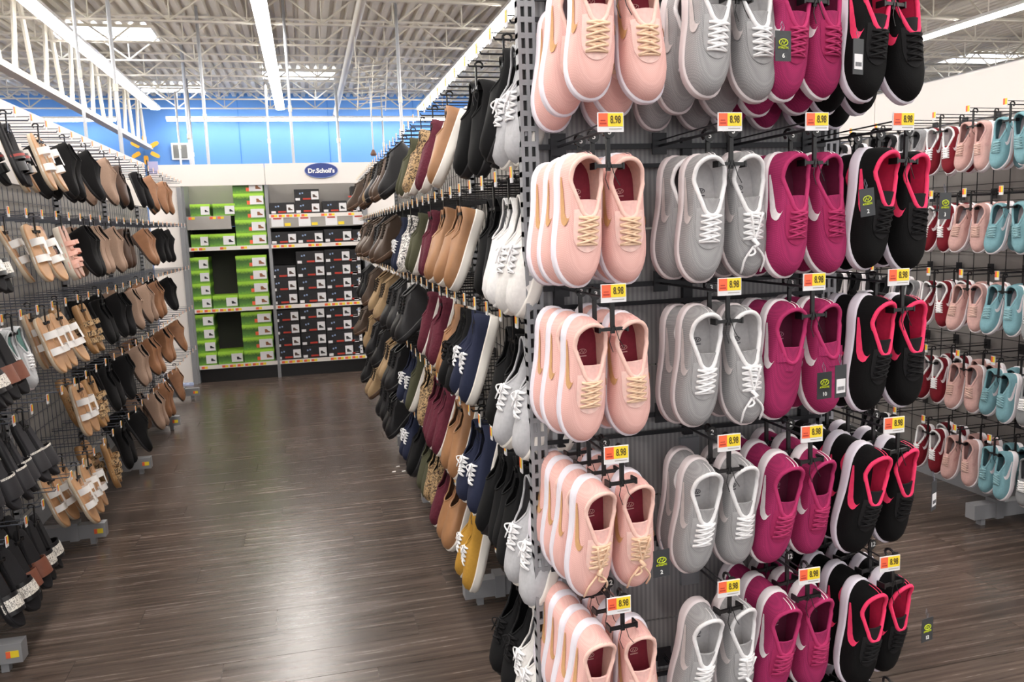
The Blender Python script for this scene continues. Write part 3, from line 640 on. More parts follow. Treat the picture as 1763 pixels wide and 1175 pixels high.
def hang_tag(parent, x, y, z, txt, rz=0, rx=0, white=False):
    M = T(x, y, z) @ Matrix.Rotation(rz, 4, 'Z') @ Matrix.Rotation(rx, 4, 'Y')
    if white:
        h = ob('hang_tag', MB().box(-.0155, .0155, -.0006, .0006, -.07, 0).mesh('hang_tag', M_HTAG), parent, M, 'black tag with a white sticker')
        b = MB().box(-.012, .012, -.0014, -.0007, -.060, -.030); 
        ob('sticker', b.mesh('sticker', M_CARD), h)
        b = MB()
        for k in range(9): b.box(-.009+k*.0021, -.0082+k*.0021, -.002, -.0014, -.054, -.046)
        ob('barcode', b.mesh('barcode', M_DGREY), h)
    else:
        h = ob('hang_tag', CARDM, parent, M, 'dark tag with lime print'); ob('tag_emblem', EMB, h)
        ob('lettering', text_mesh('ATHLETIC', .0056, M_LIME), h, T(0, -.0012, -.0325) @ RX90)
        ob('size_number', text_mesh(txt, .012, M_CHIPW), h, T(0, -.0012, -.048) @ RX90)
    b = MB(); b.tube([(x, y, z-.003), (x-.004, y+.002, z+.012), (x+.002, y+.006, z+.02), (x+.005, y+.003, z+.008), (x+.001, y, z-.002)], .0006, 4)
    ob('tag_string', b.mesh('tag_string', M_WIRE), parent)
KTILT = dict(taupe=.22, black_bootie=.22, cognac_bootie=.25, tan_boot=.5, black_boot=.5, brown_boot=.6)
def hung_pair(key, M, label, group, detail=0, tilt=.15, spread=.0485, chip=None, splay=0, name=None, swap=None, drop=.0, jig=1.0):
    """one pair of shoes on its plastic hanger; M puts the hanger's hook on the rod, fronts face local -Y"""
    ps = proto(key); c = C[key]; sand = 'sandal' in c
    if name is None: name = 'sandal_pair' if sand else ('boot_pair' if key.endswith(('boot', 'bootie')) or key == 'taupe' else ('sneaker_pair' if 'laces' in [p[0] for p in ps[0]] else 'slip_on_pair'))
    root = bpy.data.objects.new(name, None); COL.objects.link(root); root.empty_display_size = .02
    root.matrix_local = M; tag(root, label, 'shoes', group)
    ob('hanger', HANG, root)
    if chip:
        ch = ob('size_chip', CHIP, root); ob('size_number', text_mesh(chip, .016, M_CHIPW), ch, T(0, -.0185, 0) @ RX90)
    for i, s in enumerate((-1, 1)):
        pp = ps[i]
        if swap and i == 1: pp = proto(swap)[1]
        cf = {**DEF, **c['cfg']} if not sand else None
        pz = .022 if sand else cf['zq'][0][1]*cf['L']/.265*.80
        tk = KTILT.get(key, 0)
        a = tilt + tk + random.uniform(-.06, .06)*jig
        base = Matrix(((0, 1, 0, 0), (0, 0, -1, 0), (-1, 0, 0, 0), (0, 0, 0, 1)))
        Ml = T(s*spread, .0, -.046-drop+random.uniform(-.006, .006)*jig) @ Matrix.Rotation(-a, 4, 'X') @ Matrix.Rotation(s*(-.04-splay)+random.uniform(-.05, .05)*jig, 4, 'Y') @ Matrix.Rotation(random.uniform(-.12, .12)*jig, 4, 'Z') @ base @ T(-.010, 0, -pz)
        sh = ob('shoe', pp[0][1], root, Ml)
        for (nm, me) in pp[1:]:
            if nm in DROP[detail] and not (key in ('pink','grey') and False): continue
            ob(nm, me, sh)
    return root

# ------------------------------------------------------------------ price tags and hooks
TAG_B = MB().box(-.026, .026, -.0015, .0015, -.018, .018).mesh('price_tag', M_CARD)
TAG_O = MB().box(-.0245, -.006, -.0022, -.0015, -.008, .0165).mesh('orange_field', M_ORNG)
TAG_Y = MB().box(-.006, .0245, -.0022, -.0015, -.008, .0165).mesh('yellow_field', M_YEL)
TAG_R = MB().box(-.022, -.009, -.0026, -.0022, -.004, -.001).box(-.021, -.011, -.0026, -.0022, .002, .004).mesh('red_print', M_INKR)
TAG_P = MB().box(-.004, .022, -.0019, -.0015, -.0135, -.0118).mesh('grey_print', M_MIDG)
TAG_S = MB().box(-.011, .011, -.0015, .0015, -.02, .02).mesh('price_tag', M_CARD)
TAG_SO = MB().box(-.010, 0, -.0022, -.0015, -.008, .018).mesh('orange_field', M_ORNG)
TAG_SY = MB().box(0, .010, -.0022, -.0015, -.008, .018).mesh('yellow_field', M_YEL)
def hook_mesh(length, m, two=True):
    b = MB(); b.tube([(0, length, 0), (0, .004, 0), (0, 0, .008)], .0030, 6)
    if two: b.tube([(0, length, .012), (0, -.004, .016)], .0018, 5)
    b.box(-.018, .018, length-.004, length, -.02, .03)
    return b.mesh('display_hook', m)
def place_hook(M, length, big, label, group, me, price=None):
    o = ob('display_hook', me, None, M); tag(o, label, 'hook', group)
    if big:
        t = ob('price_tag', TAG_B, o, T(.0, -.010, .012)); ob('orange_field', TAG_O, t); ob('yellow_field', TAG_Y, t); ob('red_print', TAG_R, t); ob('grey_print', TAG_P, t)
        ob('price_digits', text_mesh('8.98', .0175, M_INK), t, T(.0095, -.0025, .004) @ Matrix.Scale(.72, 4, (1, 0, 0)) @ Matrix.Scale(1.15, 4, (0, 0, 1)) @ RX90)
    else:
        t = ob('price_tag', TAG_S, o, T(0, -.008, .008)); ob('orange_field', TAG_SO, t); ob('yellow_field', TAG_SY, t)
    return o

# ------------------------------------------------------------------ racks
def upright(b, x, y, z0, z1, ax='x', mi=0, md=1):
    """slotted steel post"""
    w_ = .016; b.box(x-w_, x-w_*.45, y-.02, y+.02, z0, z1, mi); b.box(x+w_*.45, x+w_, y-.02, y+.02, z0, z1, mi)
    b.box(x-w_, x+w_, y-.018, y+.02, z0, z1, md) if False else None
    z = z0
    while z < z1: b.box(x-w_*.45, x+w_*.45, y-.018, y+.018, z, z+.010, mi); z += .032
def slotted(name, x, y, z0, z1, parent, rot=0):
    b = MB(); w_ = .021
    for s_ in (-1, 0, 1): b.box(s_*(w_-.004)-.004, s_*(w_-.004)+.004, -.012, .012, z0, z1, 0)
    z = z0
    while z < z1-.012: b.box(-w_, w_, -.0115, .0115, z, z+.012, 0); z += .034
    b.box(-w_+.002, w_-.002, -.004, .014, z0, z1, 1)
    ob(name, b.mesh(name, [M_GREYP, M_BLKP]), parent, T(x, y, 0) @ Matrix.Rotation(rot, 4, 'Z'))

# --- end display (faces the camera)
YP = 1.84; YT = 1.50
endr = empty('end_display_rack', (.90, YP, 0)); tag(endr, 'grey slotted end display rack full of colourful sneakers', 'rack')
def E_(name, b, m, sm=False): 
    o = ob(name, b.mesh(name, m, sm), endr); o.matrix_local = T(-.90, -YP, 0); return o
PSTR = bpy.data.materials.new('ribbed_panel'); PSTR.use_nodes = True
_nt = PSTR.node_tree; _b = _nt.nodes['Principled BSDF']; _b.inputs['Roughness'].default_value = .5
_tc = _nt.nodes.new('ShaderNodeTexCoord'); _w = _nt.nodes.new('ShaderNodeTexWave'); _w.inputs['Scale'].default_value = 26; _w.bands_direction = 'X'
_nt.links.new(_tc.outputs['Object'], _w.inputs[0]); _r = _nt.nodes.new('ShaderNodeValToRGB')
_r.color_ramp.elements[0].color = lin('#858487'); _r.color_ramp.elements[1].color = lin('#A09F9F')
_nt.links.new(_w.outputs[0], _r.inputs[0]); _nt.links.new(_r.outputs[0], _b.inputs['Base Color'])
for k in range(6): E_('back_panel', MB().box(.53, 1.275, YP+.004, YP+.012, .12+k*.335, .12+k*.335+.330), PSTR)
for x in (.51, 1.295):
    slotted('upright', x-.90, 0, .02, 2.3, endr)
b = MB()
for z in (1.975, 1.65, 1.325, 1.0, .68, .355):
    b.box(.53, 1.275, YP-.016, YP-.010, z-.006, z+.006); b.box(.53, 1.275, YP-.016, YP-.010, z-.05, z-.04)
    for x in (.57, .9, 1.23): b.box(x-.012, x+.012, YP-.012, YP+.004, z-.06, z+.02)
E_('cross_bar', b, M_WIREB)
for x in (.56, .88, 1.2):
    for z in (1.95, 1.62, 1.3, .97, .65): E_('bracket', MB().box(x, x+.05, YP-.008, YP+.004, z-.11, z-.04), mat('bracket_steel', '#A9AFB4', .3, metal=.5))
E_('base_deck', MB().box(.5, 1.305, YP-.30, YP+.02, .02, .12), M_GREYP)
ROWS = [1.975, 1.65, 1.325, 1.0, .68, .355]
COLX = {'pink': .575, 'grey': .825, 'berry': 1.020, 'black': 1.225}
HK = hook_mesh(YP-YT-.016, M_WIREB)
SP = .082
npairs = {('pink',0):4,('pink',1):3,('pink',2):3,('pink',3):4,('pink',4):4,('grey',0):3,('grey',1):2,('grey',2):2,('grey',3):2,('grey',4):1,
          ('berry',0):3,('berry',1):2,('berry',2):2,('berry',3):3,('berry',4):3,('berry',5):3,('black',0):3,('black',1):3,('black',2):2,('black',3):4,('black',4):4,('black',5):4,('grey',5):1}
chips = {0:'6', 1:'5', 2:'3', 3:'2', 4:'12', 5:'11'}
OFX = {'pink': .016, 'grey': .030, 'berry': .034, 'black': .055}
RZ = {'pink': .10, 'grey': .05, 'berry': .15, 'black': .20}
ORDB = ['front', 'second', 'third', 'rearmost']
for col, cx in COLX.items():
    for r, z in enumerate(ROWS):
        if col == 'pink' and r == 5: continue
        place_hook(T(cx, YT, z), 0, True, 'dark hook with price tag above %s sneakers, %s row of end display' % ({'pink':'light pink','grey':'light grey','berry':'berry red','black':'black and pink'}[col], ROWN[r]), 'priced hooks of the end display', HK)
        n = npairs[(col, r)]
        for k in range(n):
            key = col; sw = None
            if k == 0:
                if (col, r) == ('grey', 1): sw = 'grey_bow'
                if (col, r) == ('grey', 2): sw = 'grey_bow'
                if (col, r) == ('pink', 3): key = 'pink_bow'
                if (col, r) == ('grey', 4): sw = 'grey_bow'
            if (col, r) == ('berry', 2): key = 'berry_strap'
            y = YT + .055 + k*(SP if r else .10)
            lab = '%s, %s pair, %s row, end display' % (C[key]['desc'], ORDB[k] if not (n > 1 and k == n-1) else 'rearmost', ROWN[r])
            if n == 1: lab = lab.replace('front pair', 'only pair')
            tl = {0: .14 if k == 0 else .05, 1: .06, 2: .04, 3: -.06, 4: -.05, 5: -.05}[r]
            zo = [.045, .03, .01, -.015][k] if r == 0 else (-.018 if r == 3 else -.030 if r >= 4 else 0) - (.014 if col == 'pink' and r > 2 else 0) - ({'black': .05, 'berry': .02}.get(col, 0) if r == 0 else 0)
            p = hung_pair(key, T(cx+OFX[col]+random.uniform(-.004, .004)-.004*k+((.03 if col == 'pink' else -.048 if col == 'black' else -.004 if col == 'berry' else .014) if r == 0 else .012 if (col == 'pink' and r > 2) else 0), y, z) @ Matrix.Rotation(RZ[col]+(.1 if (col, r) == ('grey', 4) else 0)+random.uniform(-.05, .05), 4, 'Z') @ Matrix.Rotation(random.uniform(-.015, .015), 4, 'Y'), lab,
                          '%s sneakers on the end display' % {'pink':'light pink','grey':'light grey','berry':'berry red','black':'black and hot pink'}[col], detail=0 if k == 0 else 1, tilt=tl, spread=.043 if (r == 0 and col in ('black', 'berry')) else .0485, drop=-zo, chip=chips[r] if r > 0 or True else None, swap=sw, jig=.6 if k else .8)
            if k == 0:
                if (col, r) == ('grey', 0): hang_tag(p, .060, -.075, -.14, '6', .05)
                if (col, r) == ('berry', 0): hang_tag(p, .055, -.075, -.15, '', .1, 0, True)
                if (col, r) == ('berry', 1): hang_tag(p, .080, -.075, -.125, '2', -.1, -.1)
                if (col, r) == ('berry', 2): hang_tag(p, .012, -.085, -.165, '', .05, 0, True); hang_tag(p, .0, -.05, -.185, '10')
                if (col, r) == ('pink', 3): hang_tag(p, .048, -.085, -.195, '2')
                if (col, r) == ('black', 1): hang_tag(p, .095, -.04, -.135, '3')
                if (col, r) == ('black', 3): hang_tag(p, .064, -.06, -.135, '', .3, 0, True)
                if (col, r) == ('black', 4): hang_tag(p, .068, -.055, -.15, '12')

# --- shelving racks along the aisles: panel + wire grid + posts + feet
def wire_grid(y0, y1, z0, z1, dy, dz, x, s):
    b = MB(); y = y0
    while y <= y1+1e-6: b.tube([(x, y, z0), (x, y, z1)], .0022, 4, caps=False); y += dy
    z = z0
    while z <= z1+1e-6: b.tube([(x+s*.003, y0, z), (x+s*.003, y1, z)], .0022, 4, caps=False); z += dz
    return b
FOOTTAG = [MB().box(-.001, .001, -.03, -.005, -.017, .017).mesh('orange_field', M_ORNG), MB().box(-.001, .001, -.005, .03, -.017, .017).mesh('yellow_field', M_YEL)]
def aisle_rack(name, label, xp, s, y0, feet, y1, ztop, head=(1.78, 2.2), foot_len=.4, sec=1.22, gridm=M_WIRE, dy=.075, dz=.085, panel=M_MIDG, sticker=True):
    """xp: plane of the back panel, s: direction of the shoes (+1 = towards +x)"""
    root = empty(name, (xp, y0, 0)); tag(root, label, 'rack'); inv = T(-xp, -y0, 0)
    def A(nm, b, m, lab=None, sm=False):
        o = ob(nm, b.mesh(nm, m, sm), root, inv, lab); return o
    cuts = [y0] + [f for f in feet if y0 < f < y1] + [y1]
    for a, c_ in zip(cuts, cuts[1:]):
        A('back_panel', MB().box(min(xp, xp-s*.02), max(xp, xp-s*.02), a+.003, c_-.003, .12, head[0]), panel)
        A('header_panel', MB().box(min(xp+s*.012, xp-s*.02), max(xp+s*.012, xp-s*.02), a+.003, c_-.003, head[0]+.004, head[1]), M_WHITE)
        A('wire_grid', wire_grid(a+.03, c_-.02, .16, head[0]-.02, dy, dz, xp+s*.012, s), gridm)
        A('base_deck', MB().box(min(xp, xp-s*.02), max(xp, xp-s*.02), a, c_, .0, .115), M_GREYP)
    for f in feet:
        if y0-.01 <= f <= y1+.01:
            slotted('upright', s*.02, f-y0, .02, head[0], root, PI/2)
            b = MB(); xa, xb = sorted((xp, xp+s*foot_len)); b.box(xa, xb, f-.028, f+.028, .035, .105)
            tipx = xp+s*foot_len; 
            b.box(min(tipx-s*.12, tipx-s*.16), max(tipx-s*.12, tipx-s*.16), f-.035, f+.035, .03, .12)
            b.box(min(tipx-s*.05, tipx-s*.075), max(tipx-s*.05, tipx-s*.075), f-.015, f+.015, 0, .035)
            A('foot', b, M_GREYP)
            if sticker:
                g = ob('price_sticker', MB().box(-.020, .020, -.001, .001, -.012, .012).mesh('price_sticker', M_YEL), root, inv @ T(tipx-s*.03, f-.029, .068))
                g2 = ob('orange_field', MB().box(-.020, -.006, -.0018, -.001, -.012, .012).mesh('orange_field', M_ORNG), g)
    return root
LFEET = [1.8, 3.02, 4.24, 5.46, 6.68, 7.9]
aisle_rack('shoe_rack', 'long grey wire rack with white header on the left of the aisle', -1.45, 1, 1.8, LFEET, 8.5, 2.2)
RFEET = [3.0, 4.2, 5.4, 6.6, 7.8]
aisle_rack('shoe_rack', 'long centre rack behind the end display, along the right of the aisle', .87, -1, 1.9, RFEET, 7.9, 2.2, head=(2.08, 2.11), gridm=M_WIREB, panel=M_MIDG, foot_len=.36, sticker=False)
RRF = [1.84, 3.06, 4.28, 5.5]
aisle_rack('shoe_rack', 'dark wire rack with tall white header at the far right', 3.33, -1, 1.4, RRF, 7.5, 2.15, head=(1.93, 2.17), gridm=M_WIREB, panel=M_MIDG, dy=.10, dz=.085, foot_len=.38, sticker=False)
# body of the centre rack: back of the far side
o = ob('rack_back_board', MB().box(.895, .93, 1.95, 7.9, .02, 2.1).mesh('rack_back_board', M_MIDG)); tag(o, 'grey board closing the far side of the centre rack', 'panel')

HKS = hook_mesh(.36, M_WIRE); HKD = hook_mesh(.36, M_WIREB)
FAR = {}
def side_row(z, ri, hooks_y, pairs, tipx, s, side_name, rotz, hk, tilt, groupname, hl=.36):
    """hooks at hooks_y; pairs: list of (y, key, n) hung from the nearest hook"""
    lim = {'centre rack': 5.7, 'left rack': 5.8, 'far right rack': 4.1}[side_name]
    for y in hooks_y:
        if y >= lim: FAR.setdefault(side_name, []).append((T(tipx, y, z) @ Matrix.Rotation(rotz, 4, 'Z'), hk))
    for i, y in enumerate([h for h in hooks_y if h < lim]):
        place_hook(T(tipx, y, z) @ Matrix.Rotation(rotz, 4, 'Z'), 0, False, 'thin hook with small tag, %s along the %s row, %s' % (ORD[i] if i else 'first', ROWN[ri], side_name), 'tagged hooks of the ' + side_name, hk)
    cnt = {}
    tot = {}
    for (y, key, n) in pairs: tot[key] = tot.get(key, 0) + n
    for (y, key, n) in sorted(pairs):
        y = min(hooks_y, key=lambda h: abs(h-y))
        for k in range(n):
            cnt[key] = cnt.get(key, 0)+1; q = cnt[key]
            M = T(tipx - s*(.035 + k*.115), y + random.uniform(-.006, .006), z) @ Matrix.Rotation(rotz + random.uniform(-.16, .16), 4, 'Z')
            lab = C[key]['desc'] + ', ' + (ORD[q-1] + ' such pair' if tot[key] > 1 else 'only such pair') + ', %s row, %s' % (ROWN[ri], side_name)
            hung_pair(key, M, lab, groupname, detail=1 if y < 4.5 else 2, tilt=tilt+random.uniform(-.05, .07))
def ys(a, b_, st):
    r = []; 
    while a < b_: r.append(round(a, 3)); a += st
    return r
# centre rack, aisle side (tips at x = .5)
RH = ys(1.94, 7.8, .172)
Rk = dict(
 A=[(1.95,'lt_grey_lace',1),(2.16,'black_slip',1),(2.42,'black_slip',1),(2.95,'cognac',1),(3.3,'maroon',1),(3.65,'leopard',1),(3.95,'olive',1),(4.3,'black_boot',1),(4.65,'brown_boot',1),(5.0,'black_boot',1),(5.4,'tan_boot',1),(5.9,'brown_boot',1),(6.4,'black_bootie',1),(7.1,'brown_boot',1)],
 B=[(1.95,'white_lace',1),(2.12,'white_slip',1),(2.34,'black_slip',1),(2.85,'cognac',1),(3.15,'cognac',1),(3.5,'maroon',2),(3.85,'olive',1),(4.2,'speckled',1),(4.5,'navy',1),(4.9,'brown_boot',1),(5.3,'black_boot',1),(5.8,'brown_boot',2),(6.5,'brown_boot',1),(7.2,'taupe',1)],
 C=[(1.95,'lt_grey_lace',2),(2.16,'black_slip',2),(2.55,'navy',1),(2.80,'black_lace',1),(3.05,'cognac',1),(3.4,'maroon',1),(3.7,'maroon',1),(4.0,'black_boot',1),(4.3,'white_slip',1),(4.6,'black_boot',2),(5.1,'tan_boot',1),(5.6,'tan_boot',1),(6.3,'brown_boot',1),(7.0,'black_boot',1)],
 D=[(1.95,'lt_grey_lace',1),(2.14,'black_slip',2),(2.35,'black_slip',1),(2.68,'navy',1),(2.98,'cognac',1),(3.25,'maroon',1),(3.5,'maroon',1),(3.8,'leopard',1),(4.1,'olive',1),(4.4,'navy',1),(4.75,'black_boot',1),(5.1,'tan_boot',1),(5.5,'black_boot',2),(6.0,'black_boot',1),(6.6,'tan_boot',1),(7.2,'brown_boot',1)],
 E=[(1.93,'white_lace',1),(2.14,'black_lace',1),(2.8,'mustard',1),(3.15,'cognac',1),(3.4,'maroon',1),(3.65,'leopard',1),(3.85,'olive',1),(4.15,'black_slip',1),(4.5,'navy',1),(5.0,'black_boot',1),(5.6,'black_boot',1),(6.2,'tan_boot',1),(6.9,'black_boot',1)])
for ri, (k, z) in enumerate(zip('ABCDE', (1.95, 1.59, 1.235, .865, .515))):
    side_row(z, ri, RH, Rk[k], .50, -1, 'centre rack', -PI/2, HKD, .34, 'shoes on the aisle side of the centre rack')
# left rack (tips at x = -1.1)
LH = ys(3.10, 8.3, .205)
Lk = dict(
 A=[(3.1,'glitter_slide',2),(3.32,'glitter_slide',2),(3.72,'red_slide',2),(4.15,'h_sandal',2),(4.55,'black_bootie',2),(4.95,'black_bootie',2),(5.4,'taupe',2),(5.8,'brown_flat',1),(6.3,'black_flat',2),(6.8,'cognac_bootie',1),(7.4,'cognac_bootie',2)],
 B=[(3.1,'plain_slide',2),(3.32,'glitter_slide',2),(3.9,'h_sandal',2),(4.35,'pink_sandal',2),(4.75,'black_bootie',1),(4.95,'taupe',2),(5.35,'taupe',2),(5.8,'brown_flat',2),(6.4,'cognac_bootie',1),(7.0,'black_bootie',1),(7.5,'black_bootie',1)],
 C=[(3.1,'glitter_slide',1),(3.32,'brown_slide',2),(3.5,'mint_sneaker',1),(3.9,'h_sandal',1),(4.15,'h_sandal',2),(4.55,'cork_sandal',2),(4.95,'black_flat',2),(5.3,'black_bootie',2),(5.7,'taupe',2),(6.1,'taupe',1),(6.6,'cognac_bootie',2),(7.2,'black_bootie',2)],
 D=[(3.1,'plain_slide',1),(3.3,'plain_slide',1),(3.52,'plain_slide',2),(4.33,'h_sandal',1),(4.6,'cork_sandal',2),(4.95,'black_flat',2),(5.3,'black_bootie',2),(5.75,'taupe',2),(6.2,'cognac_bootie',2),(6.8,'cognac_bootie',1),(7.4,'cognac_bootie',1)],
 E=[(3.1,'glitter_slide',2),(3.32,'brown_slide',2),(3.55,'glitter_slide',2),(4.1,'h_sandal',2),(4.33,'h_sandal',2),(4.7,'cork_sandal',2),(5.1,'black_flat',1),(5.6,'black_bootie',2),(6.1,'taupe',2),(6.6,'cognac_bootie',1),(7.3,'cognac_bootie',1)])
for ri, (k, z) in enumerate(zip('ABCDE', (1.99, 1.59, 1.195, .82, .43))):
    side_row(z, ri, LH, Lk[k], -1.10, 1, 'left rack', PI/2, HKS, .30, 'shoes and sandals on the left rack')
# far right rack (tips at x = 2.95)
FH = ys(2.55, 6.2, .205)
Fk = {}
for i, z in enumerate((1.92, 1.55, 1.18, .80, .44)):
    if i < 4:
        Fk[i] = [(2.75,'stone',2),(2.96,'teal',2),(3.17,'dusty',2),(3.37,'ruby',2),(3.6,'stone',1),(3.8,'inky',2),(4.2,'inky',2),(4.6,'teal',1),(5.0,'inky',1),(5.5,'stone',1)]
    else:
        Fk[i] = [(2.55,'stone',2),(2.75,'stone',2),(2.96,'teal',2),(3.17,'dusty',2),(3.37,'ruby',2),(3.8,'inky',1)]
    side_row(z, i, FH, Fk[i], 2.95, -1, 'far right rack', -PI/2, HKD, .18, 'low sneakers on the far right rack')

for sname, lst in FAR.items():                          # the hooks at the far ends, a few pixels each: one object per rack
    b = MB(); 
    for M, hk in lst:
        for me, mi in ((hk, 0), (TAG_S, 1), (TAG_SO, 2), (TAG_SY, 3)):
            off = T(0, -.008, .008) if mi else ZERO
            b.add([M @ off @ v.co for v in me.vertices], [tuple(p.vertices) for p in me.polygons], mi)
    o = ob('display_hooks', b.mesh('display_hooks', [lst[0][1].materials[0], M_CARD, M_ORNG, M_YEL]))
    o['kind'] = 'stuff'; tag(o, 'many small tagged hooks at the far end of the ' + sname, 'hooks')
# ------------------------------------------------------------------ back shelving with shoe boxes
DB = 8.75
bk = empty('box_shelving', (-.25, DB+.25, 0)); tag(bk, 'grey two-bay shelving unit with white shelf edges at the aisle end', 'shelving')
binv = T(.25, -DB-.25, 0)
def zz(zy): return px_at_y(480, 260+zy/2.94, DB).z
def B_(nm, b, m, lab=None): return ob(nm, b.mesh(nm, m), bk, binv, lab)
xL, xM, xR = 0, 0, 0
def xz(zx, zy): p = px_at_y(300+zx/2.94, 260+zy/2.94, DB); return p.x, p.z
xL, xM, xR = xz(74, 480)[0], xz(482, 440)[0], xz(958, 470)[0]
shelf = {'A1': xz(195, 330)[1], 'A2': xz(715, 318)[1], 'B1': xz(290, 482)[1], 'B2': xz(715, 470)[1], 'C1': xz(290, 790)[1], 'C2': xz(725, 778)[1], 'D1': xz(300, 1078)[1], 'D2': xz(740, 1050)[1]}
sz = dict(A=(shelf['A1']+shelf['A2'])/2, B=(shelf['B1']+shelf['B2'])/2, C=(shelf['C1']+shelf['C2'])/2, D=(shelf['D1']+shelf['D2'])/2)
M_DKP = mat('dark_back_panel', '#3B3837', .7)
for a_, c_ in ((xL-.02, xM), (xM, xR+.04)):
    B_('back_panel', MB().box(a_, c_, DB+.36, DB+.38, sz['A']-.1, 2.19), M_MIDG); B_('back_panel', MB().box(a_, c_, DB+.36, DB+.38, .02, sz['A']-.103), M_DKP)
for k in sz:
    deep = .34; zt = sz[k]
    xa = xL if k != 'A' else xL
    for (a, c_) in ((xL, xM-.012), (xM+.012, xR)):
        if k == 'A' and a == xL: c_ = xM-.36
        B_('shelf_board', MB().box(a, c_, DB+.005, DB+.355, zt-.03, zt), M_GREYP)
        B_('shelf_edge', MB().box(a, c_, DB-.012, DB+.005, zt-.035, zt+.004) if k != 'A' else MB().box(a, c_, DB-.012, DB+.005, zt-(.13 if a == xL else .035), zt+.004), M_WHITE if not (k == 'A' and a == xL) else M_MIDG)
        st = MB(); q = a+.05; i = 0; so = MB()
        while q < c_-.08:
            st.box(q, q+.03, DB-.0135, DB-.012, zt-.028, zt-.004); so.box(q-.03, q, DB-.0135, DB-.012, zt-.028, zt-.004); q += random.choice((.075, .075, .2)); i += 1
        B_('price_stickers', st, M_YEL)['kind'] = 'stuff'; B_('sticker_stripes', so, M_ORNG)['kind'] = 'stuff'
B_('shelf_edge', MB().box(xM+.012, xR, DB-.008, DB+.006, sz['A']-.135, sz['A']-.035), M_MIDG)
b = MB(); b2 = MB(); b3 = MB()
for x in (xM+.03, xM+.30, xM+.57, xM+.85):
    b.box(x, x+.12, DB-.011, DB-.008, sz['A']-.125, sz['A']-.02); b2.box(x+.02, x+.10, DB-.0125, DB-.011, sz['A']-.05, sz['A']-.035); b3.box(x+.13, x+.19, DB-.0125, DB-.008, sz['A']-.12, sz['A']-.09)
B_('shelf_sign', b, M_CARD); B_('sign_stripe', b2, M_INKR); B_('price_sticker', b3, M_YEL)
for x in (xL-.02, xM, xR+.02): B_('upright', MB().box(x-.016, x+.016, DB+.0, DB+.36, .0, 2.02), M_GREYP)
B_('kick_plate', MB().box(xL, xR, DB+.04, DB+.06, 0, sz['D']-.03), M_BLKP)
hb = B_('header_panel', MB().box(xL-.32, xM-.004, DB-.02, DB+.02, 1.99, 2.2), M_WHITE); B_('header_panel', MB().box(xM+.004, xR+.75, DB-.02, DB+.02, 1.99, 2.2), M_WHITE)
for (a, c_) in ((xL-.34, xL-.03), (xR+.05, xR+.36)):
    B_('side_panel', MB().box(a, c_, DB-.005, DB+.02, .02, 1.989), M_WHITE)
for x in (xL-.045, xR+.035): B_('panel_frame', MB().box(x-.022, x+.022, DB-.03, DB+.01, 0, 1.98), M_GREYP)
# oval brand sign on the header
sc_x, sc_z = px_at_y(553, 294, DB).x, px_at_y(553, 294, DB).z
sg = ob('oval_sign', MB().disc((0, -.024, 0), .168, .078, 40, th=.012).mesh('oval_sign', mat('sign_navy', '#2C3F86', .4)), None, T(sc_x, DB, sc_z))
tag(sg, 'small navy oval sign with white lettering on the white shelf header', 'sign')
b = MB(); b.tube([(.165*math.cos(k*PI/20), -.031, .075*math.sin(k*PI/20)) for k in range(40)], .003, 5, closed=True)
ob('sign_rim', b.mesh('sign_rim', mat('sign_rim_blue', '#8FA0D0', .4)), sg)
tm = text_mesh("Dr.Scholl's", .062, mat('sign_white', '#F2F2F5', .5), .001); ob('lettering', tm, sg, T(0, -.033, -.004) @ RX90)
p = px_at_y(264, 290, 8.6)
o = ob('divider_panel', MB().box(p.x-.045, p.x+.05, 8.55, 8.56, p.z-.06, p.z+.06).mesh('divider_panel', mat('lilac_plastic', '#A9A6CC', .4))); tag(o, 'small lilac plastic panel at the left end of the shelf header', 'panel')
ob('divider_edge', MB().box(p.x-.05, p.x-.04, 8.545, 8.565, p.z-.12, p.z+.075).mesh('divider_edge', M_BLKP), o)

M_BG = bpy.data.materials.new('green_box_print'); M_BG.use_nodes = True
_nt = M_BG.node_tree; _b = _nt.nodes['Principled BSDF']; _b.inputs['Roughness'].default_value = .5
_tc = _nt.nodes.new('ShaderNodeTexCoord'); _sp = _nt.nodes.new('ShaderNodeSeparateXYZ'); _n = _nt.nodes.new('ShaderNodeTexNoise'); _n.inputs['Scale'].default_value = 60
_nt.links.new(_tc.outputs['Object'], _sp.inputs[0]); _nt.links.new(_tc.outputs['Object'], _n.inputs['Vector'])
_ma = _nt.nodes.new('ShaderNodeMath'); _ma.operation = 'MULTIPLY_ADD'; _ma.inputs[1].default_value = .035
_nt.links.new(_n.outputs[0], _ma.inputs[0]); _nt.links.new(_sp.outputs['Z'], _ma.inputs[2])
_r = _nt.nodes.new('ShaderNodeValToRGB'); e = _r.color_ramp.elements
e[0].position = .02; e[0].color = lin('#7DB53A'); e[1].position = .125; e[1].color = lin('#A6DB45'); e2 = e.new(.05); e2.color = lin('#55873A'); e3 = e.new(.095); e3.color = lin('#3F682C')
_nt.links.new(_ma.outputs[0], _r.inputs[0]); _nt.links.new(_r.outputs[0], _b.inputs['Base Color'])
M_BK = mat('black_box_card', '#1E1D20', .5, var=.2, scale=30)
